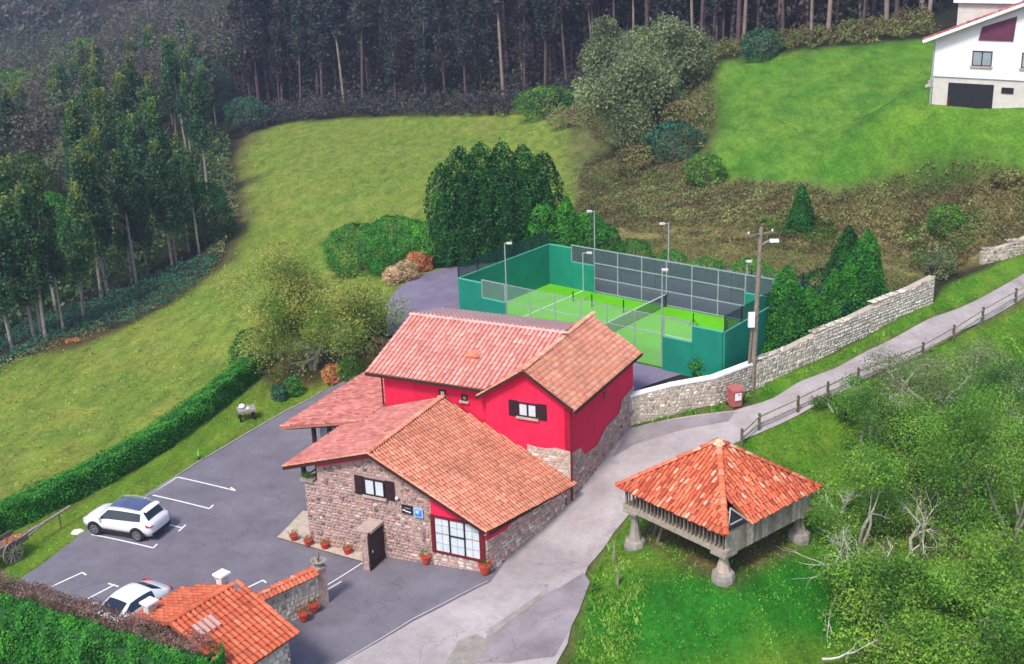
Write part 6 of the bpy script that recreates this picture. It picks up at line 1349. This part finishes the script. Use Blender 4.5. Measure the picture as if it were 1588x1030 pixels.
for k, (u, v, vt, wp, m_, l) in enumerate(((40, 330, 235, 90, 'lf_bush', 'green broadleaf tree among the eucalyptuses at the left edge'), (85, 400, 300, 80, 'lf_cypl', 'bright green broadleaf tree low in the left wood'), (30, 235, 110, 150, 'lf_bush', 'broad green crowned tree at the far left top of the wood'), (150, 160, 60, 110, 'lf_bush', 'round green crowned tree high in the left wood'),
        (210, 200, 110, 80, 'lf_teal', 'dark bluish round tree in the upper left wood'), (320, 190, 90, 90, 'lf_teal', 'dark bluish tree where the left wood meets the back forest'), (250, 330, 240, 80, 'lf_teal', 'dark round tree in the middle of the left wood'), (120, 300, 210, 80, 'lf_willow', 'grey green round tree in the middle left of the wood'))):
    conifer(u, v, vt, wp, l, m_, 700 + k, 'round', name='broadleaf_tree', group='broadleaf trees in the left wood', size=.34, dens=1.3)
FL = [at(u, v) for u, v in ((366, 186), (450, 176), (520, 170), (600, 166), (680, 162), (760, 156), (840, 146), (905, 130), (960, 108), (1010, 95), (1080, 84), (1150, 74), (1230, 62), (1300, 52), (1380, 42), (1460, 30))]
cnt = 0
for row in range(5):
    for a, b in zip(FL[:-1], FL[1:]):
        L = np.linalg.norm((b - a)[:2]); m = max(2, int(L / (3.4 + row * .3)))
        for j in range(m):
            q = a[:2] + (b - a)[:2] * (j + r.uniform(0, 1)) / m + unit(a[:2]) * (1.5 + row * 4.2 + r.uniform(-1.3, 1.3))
            if cnt < 225: put(far_p[r.integers(4)], q, r.uniform(.7, 1.25), r.uniform(0, 6), 'tall thin trunked forest tree at the edge of the dark wood above the fields', 'trunked trees along the forest edge', 'forest_tree'); cnt += 1
def canopy(name, gen, n, mat, seed, nq=46, size=1.6, R_=2.6, base=.5):
    r = np.random.default_rng(seed); q = gen(r, n); z = hts(q[:, 0], q[:, 1]); P_, D_ = [], []; tt = []
    for (x, y), g in zip(q, z):
        h = r.uniform(10, 17); p, d = blob(nq, (x, y, g + h * .72), (R_, R_, h * .32), r, .7, .3, True); P_.append(p); D_.append(d); tt.append(np.full(nq, np.clip(base + r.normal(0, .22), 0, 1)))
    P_ = np.concatenate(P_); return tag(leaf_obj(name, P_, np.concatenate(D_), size, np.concatenate(tt) + r.normal(0, .06, len(P_)), M[mat], None, seed), kind='stuff')
def gen_poly(poly):
    poly = np.array(poly, float)
    def g(r, n):
        o = []; x0, y0 = poly.min(0); x1, y1 = poly.max(0)
        while len(o) < n:
            c = r.uniform((x0, y0), (x1, y1), (n, 2)); k = inpoly(c[:, 0], c[:, 1], poly); o += list(c[k])
        return np.array(o[:n])
    return g
fb_ = [unit(p[:2]) for p in FL]
canopy('forest_canopy', gen_poly([FL[0][:2] + fb_[0] * 20] + [p[:2] + d * 20 for p, d in zip(FL[1:], fb_[1:])] + [FL[-1][:2] + fb_[-1] * 90, FL[8][:2] + fb_[8] * 110, FL[0][:2] + fb_[0] * 90]), 800, 'lf_far', 801, 150, .8, 2.7)
def understory(name, mat, n, seed, h0, h1, size, poly):
    g = gen_poly(poly); r = np.random.default_rng(seed); q = g(r, n); z = hts(q[:, 0], q[:, 1]) + r.uniform(h0, h1, n) * (1 + .4 * vnoise(q[:, 0], q[:, 1], 6, seed)); P_ = np.column_stack([q, z])
    tag(leaf_obj(name, P_, np.tile([0, -.5, .3], (n, 1)), size, clump_tint(P_, r, 300, .5, .35), M[mat], None, seed), kind='stuff')
FP = [p[:2] + d_ * 3 for p, d_ in zip(FL, fb_)] + [p[:2] + d_ * 26 for p, d_ in list(zip(FL, fb_))[::-1]]
understory('forest_twigs', 'lf_purple', 26000, 811, .5, 11, .7, FP); understory('forest_shrubs', 'lf_far', 12000, 812, .2, 3, .7, FP)
canopy('valley_canopy', gen_poly([(-50, 190), (-70, 130), (-90, 120), (-170, 200), (-170, 330), (-60, 330), (-25, 240)]), 900, 'lf_hill', 802, 260, .55, 3.0)
canopy('hillside_canopy', gen_poly([(-170, 330), (-340, 330), (-340, 600), (100, 640), (60, 330)]), 2600, 'lf_hill', 803, 70, 1.7, 4.2, .5)
# ------------------------------------------------------------------ the white house top right
a, b = atz(1447, 118, 12.7), atz(1588, 127, 12.7); dW = unit((b - a)[:2]); WA = math.atan2(dW[1], dW[0]) + math.radians(4)
wh = thing('white_house', 'large white house with red tiled roof and dark garage above the bright field', 'house', (a[0], a[1], 0), WA)
GZ0 = 12.7; Wd, Dp = 14.4, 11.; ap = 7.2
w = MB(); w.prism([(0, 0, GZ0), (Wd, 0, GZ0), (Wd, 0, GZ0 + 3.0), (ap, 0, GZ0 + 5.9), (0, 0, GZ0 + 3.0)], (0, Dp, 0)); w.build('upper_wall', M['white'], wh)
w = MB(); w.box(.0, Wd, .12, Dp, GZ0 - 5.5, GZ0 - .01); w.build('base_wall', M['paleconc'], wh)
ov = .75; pz = lambda x: GZ0 + 3.0 + 2.9 * (x / ap if x < ap else (Wd - x) / (Wd - ap))
wt = Tiles(wh, M['tile_pink'], M['deckpink'], .42, .6, 900, .01, (.0, .5))
sl2 = 2.9 / ap; cs = math.hypot(1, sl2)
wt.slope((-ov, -ov, pz(0) - sl2 * ov + .16), (0, 1, 0), (1, 0, sl2), [(0, 0), (Dp + 1, 0), (Dp + 1, (ap + ov) * cs), (0, (ap + ov) * cs)]); wt.slope((Wd + ov, -ov, pz(0) - sl2 * ov + .16), (0, 1, 0), (-1, 0, sl2), [(0, 0), (Dp + 1, 0), (Dp + 1, (ap + ov) * cs), (0, (ap + ov) * cs)])
wt.slope((-.5, 5.0, GZ0 + 5.5), (1, 0, 0), (0, 1, .3), [(0, 0), (6.5, 0), (6.5, 4), (0, 4)]); wt.finish(0)
w = MB()
for x0, z0, x1, z1 in ((-ov, pz(0) - sl2 * ov, ap, pz(ap)), (ap, pz(ap), Wd + ov, pz(0) - sl2 * ov)): w.beam((x0, -ov - .02, z0 + .02), (x1, -ov - .02, z1 + .02), .1, .24)
w.beam((-.5, 4.9, GZ0 + 5.4), (6, 4.9, GZ0 + 5.4), .1, .3); w.build('white_verge', M['white'], wh)
w = MB(); w.box(-.2, 5.2, 5.2, Dp - .5, GZ0 + 2, GZ0 + 5.4); w.build('rear_dormer', M['paleconc'], wh)
w = MB(); w.prism([(3.3, -.02, GZ0 + 2.9), (5.9, -.02, GZ0 + 2.9), (6.0, -.02, GZ0 + 4.75), (3.5, -.02, GZ0 + 3.9)], (0, -.05, 0)); w.build('gable_window', M['plum'], wh)
w = MB(); w.prism([(8.5, -.02, GZ0 + 2.9), (11.1, -.02, GZ0 + 2.9), (10.9, -.02, GZ0 + 3.9), (8.4, -.02, GZ0 + 4.75)], (0, -.05, 0)); w.build('gable_window', M['plum'], wh)
for x in (3.7, 7.4, 10.8): window(wh, x, 0, GZ0 + .95, GZ0 + 2.1, 1.5, 2, 0, pm='glass')
w = MB(); w.box(1.25, 4.75, .05, .10, GZ0 - 2.6, GZ0 - .45); gd_ = w.build('garage_opening', M['black'], wh); w = MB(); w.box(1.27, 1.42, -.02, .04, GZ0 - 2.6, GZ0 - 1.6); w.box(1.42, 4.7, -.02, .04, GZ0 - 2.6, GZ0 - 2.48); w.build('red_edge', M['darkred'], gd_)
window(wh, 5.8, .12, GZ0 - 1.05, GZ0 - .6, .9, 1, 0, pm='darkglass', sill=False); window(wh, 8.3, .12, GZ0 - 1.05, GZ0 - .6, .9, 1, 0, pm='darkglass', sill=False)
w = MB(); w.tube([(-.06, -.06, GZ0 - 2.5), (-.06, -.06, GZ0 + 2.7)], .06, 6); w.build('downpipe', M['steel'], wh)
st0 = thing('outdoor_steps', 'flight of pale stone steps climbing beside the white house', 'steps', wmat(wh) @ Vector((-.1, .6, 0)), WA)
for k in range(10): w = MB(); w.box(-1.5, -.05, -.4 + k * .55, .2 + k * .55, GZ0 - 3.2, GZ0 - 2.5 + k * .27); w.build('step', M['paleconc'] if k % 2 else M['stoneledge'], st0)
p = at(1520, 178); 
p = at(114, 531); o = leaf_obj('orange_pile', *blob(500, p + (0, 0, .1), (.75, .45, .28), np.random.default_rng(3), .6, .1, True), .14, np.random.default_rng(4).uniform(0, .6, 500), M['lf_hydra'], None, origin=p); tag(o, 'small heap of orange cuttings at the foot of the left wood', 'heap')
# ------------------------------------------------------------------ haze
hm = bpy.data.materials.new('haze'); hm.use_nodes = True; ht = hm.node_tree; ht.nodes.remove(ht.nodes['Principled BSDF'])
pv = ht.nodes.new('ShaderNodeVolumePrincipled'); pv.inputs['Color'].default_value = (.62, .70, 1, 1); pv.inputs['Density'].default_value = .00038; pv.inputs['Anisotropy'].default_value = .1
ht.links.new(pv.outputs[0], ht.nodes['Material Output'].inputs['Volume'])
zt = max(float(GZ.max()) + 30, CAM_H + 10); w = MB(); w.box(-520, 520, -80, 740, float(GZ.min()) - 1.5, zt)
tag(w.build('haze', hm), kind='stuff')
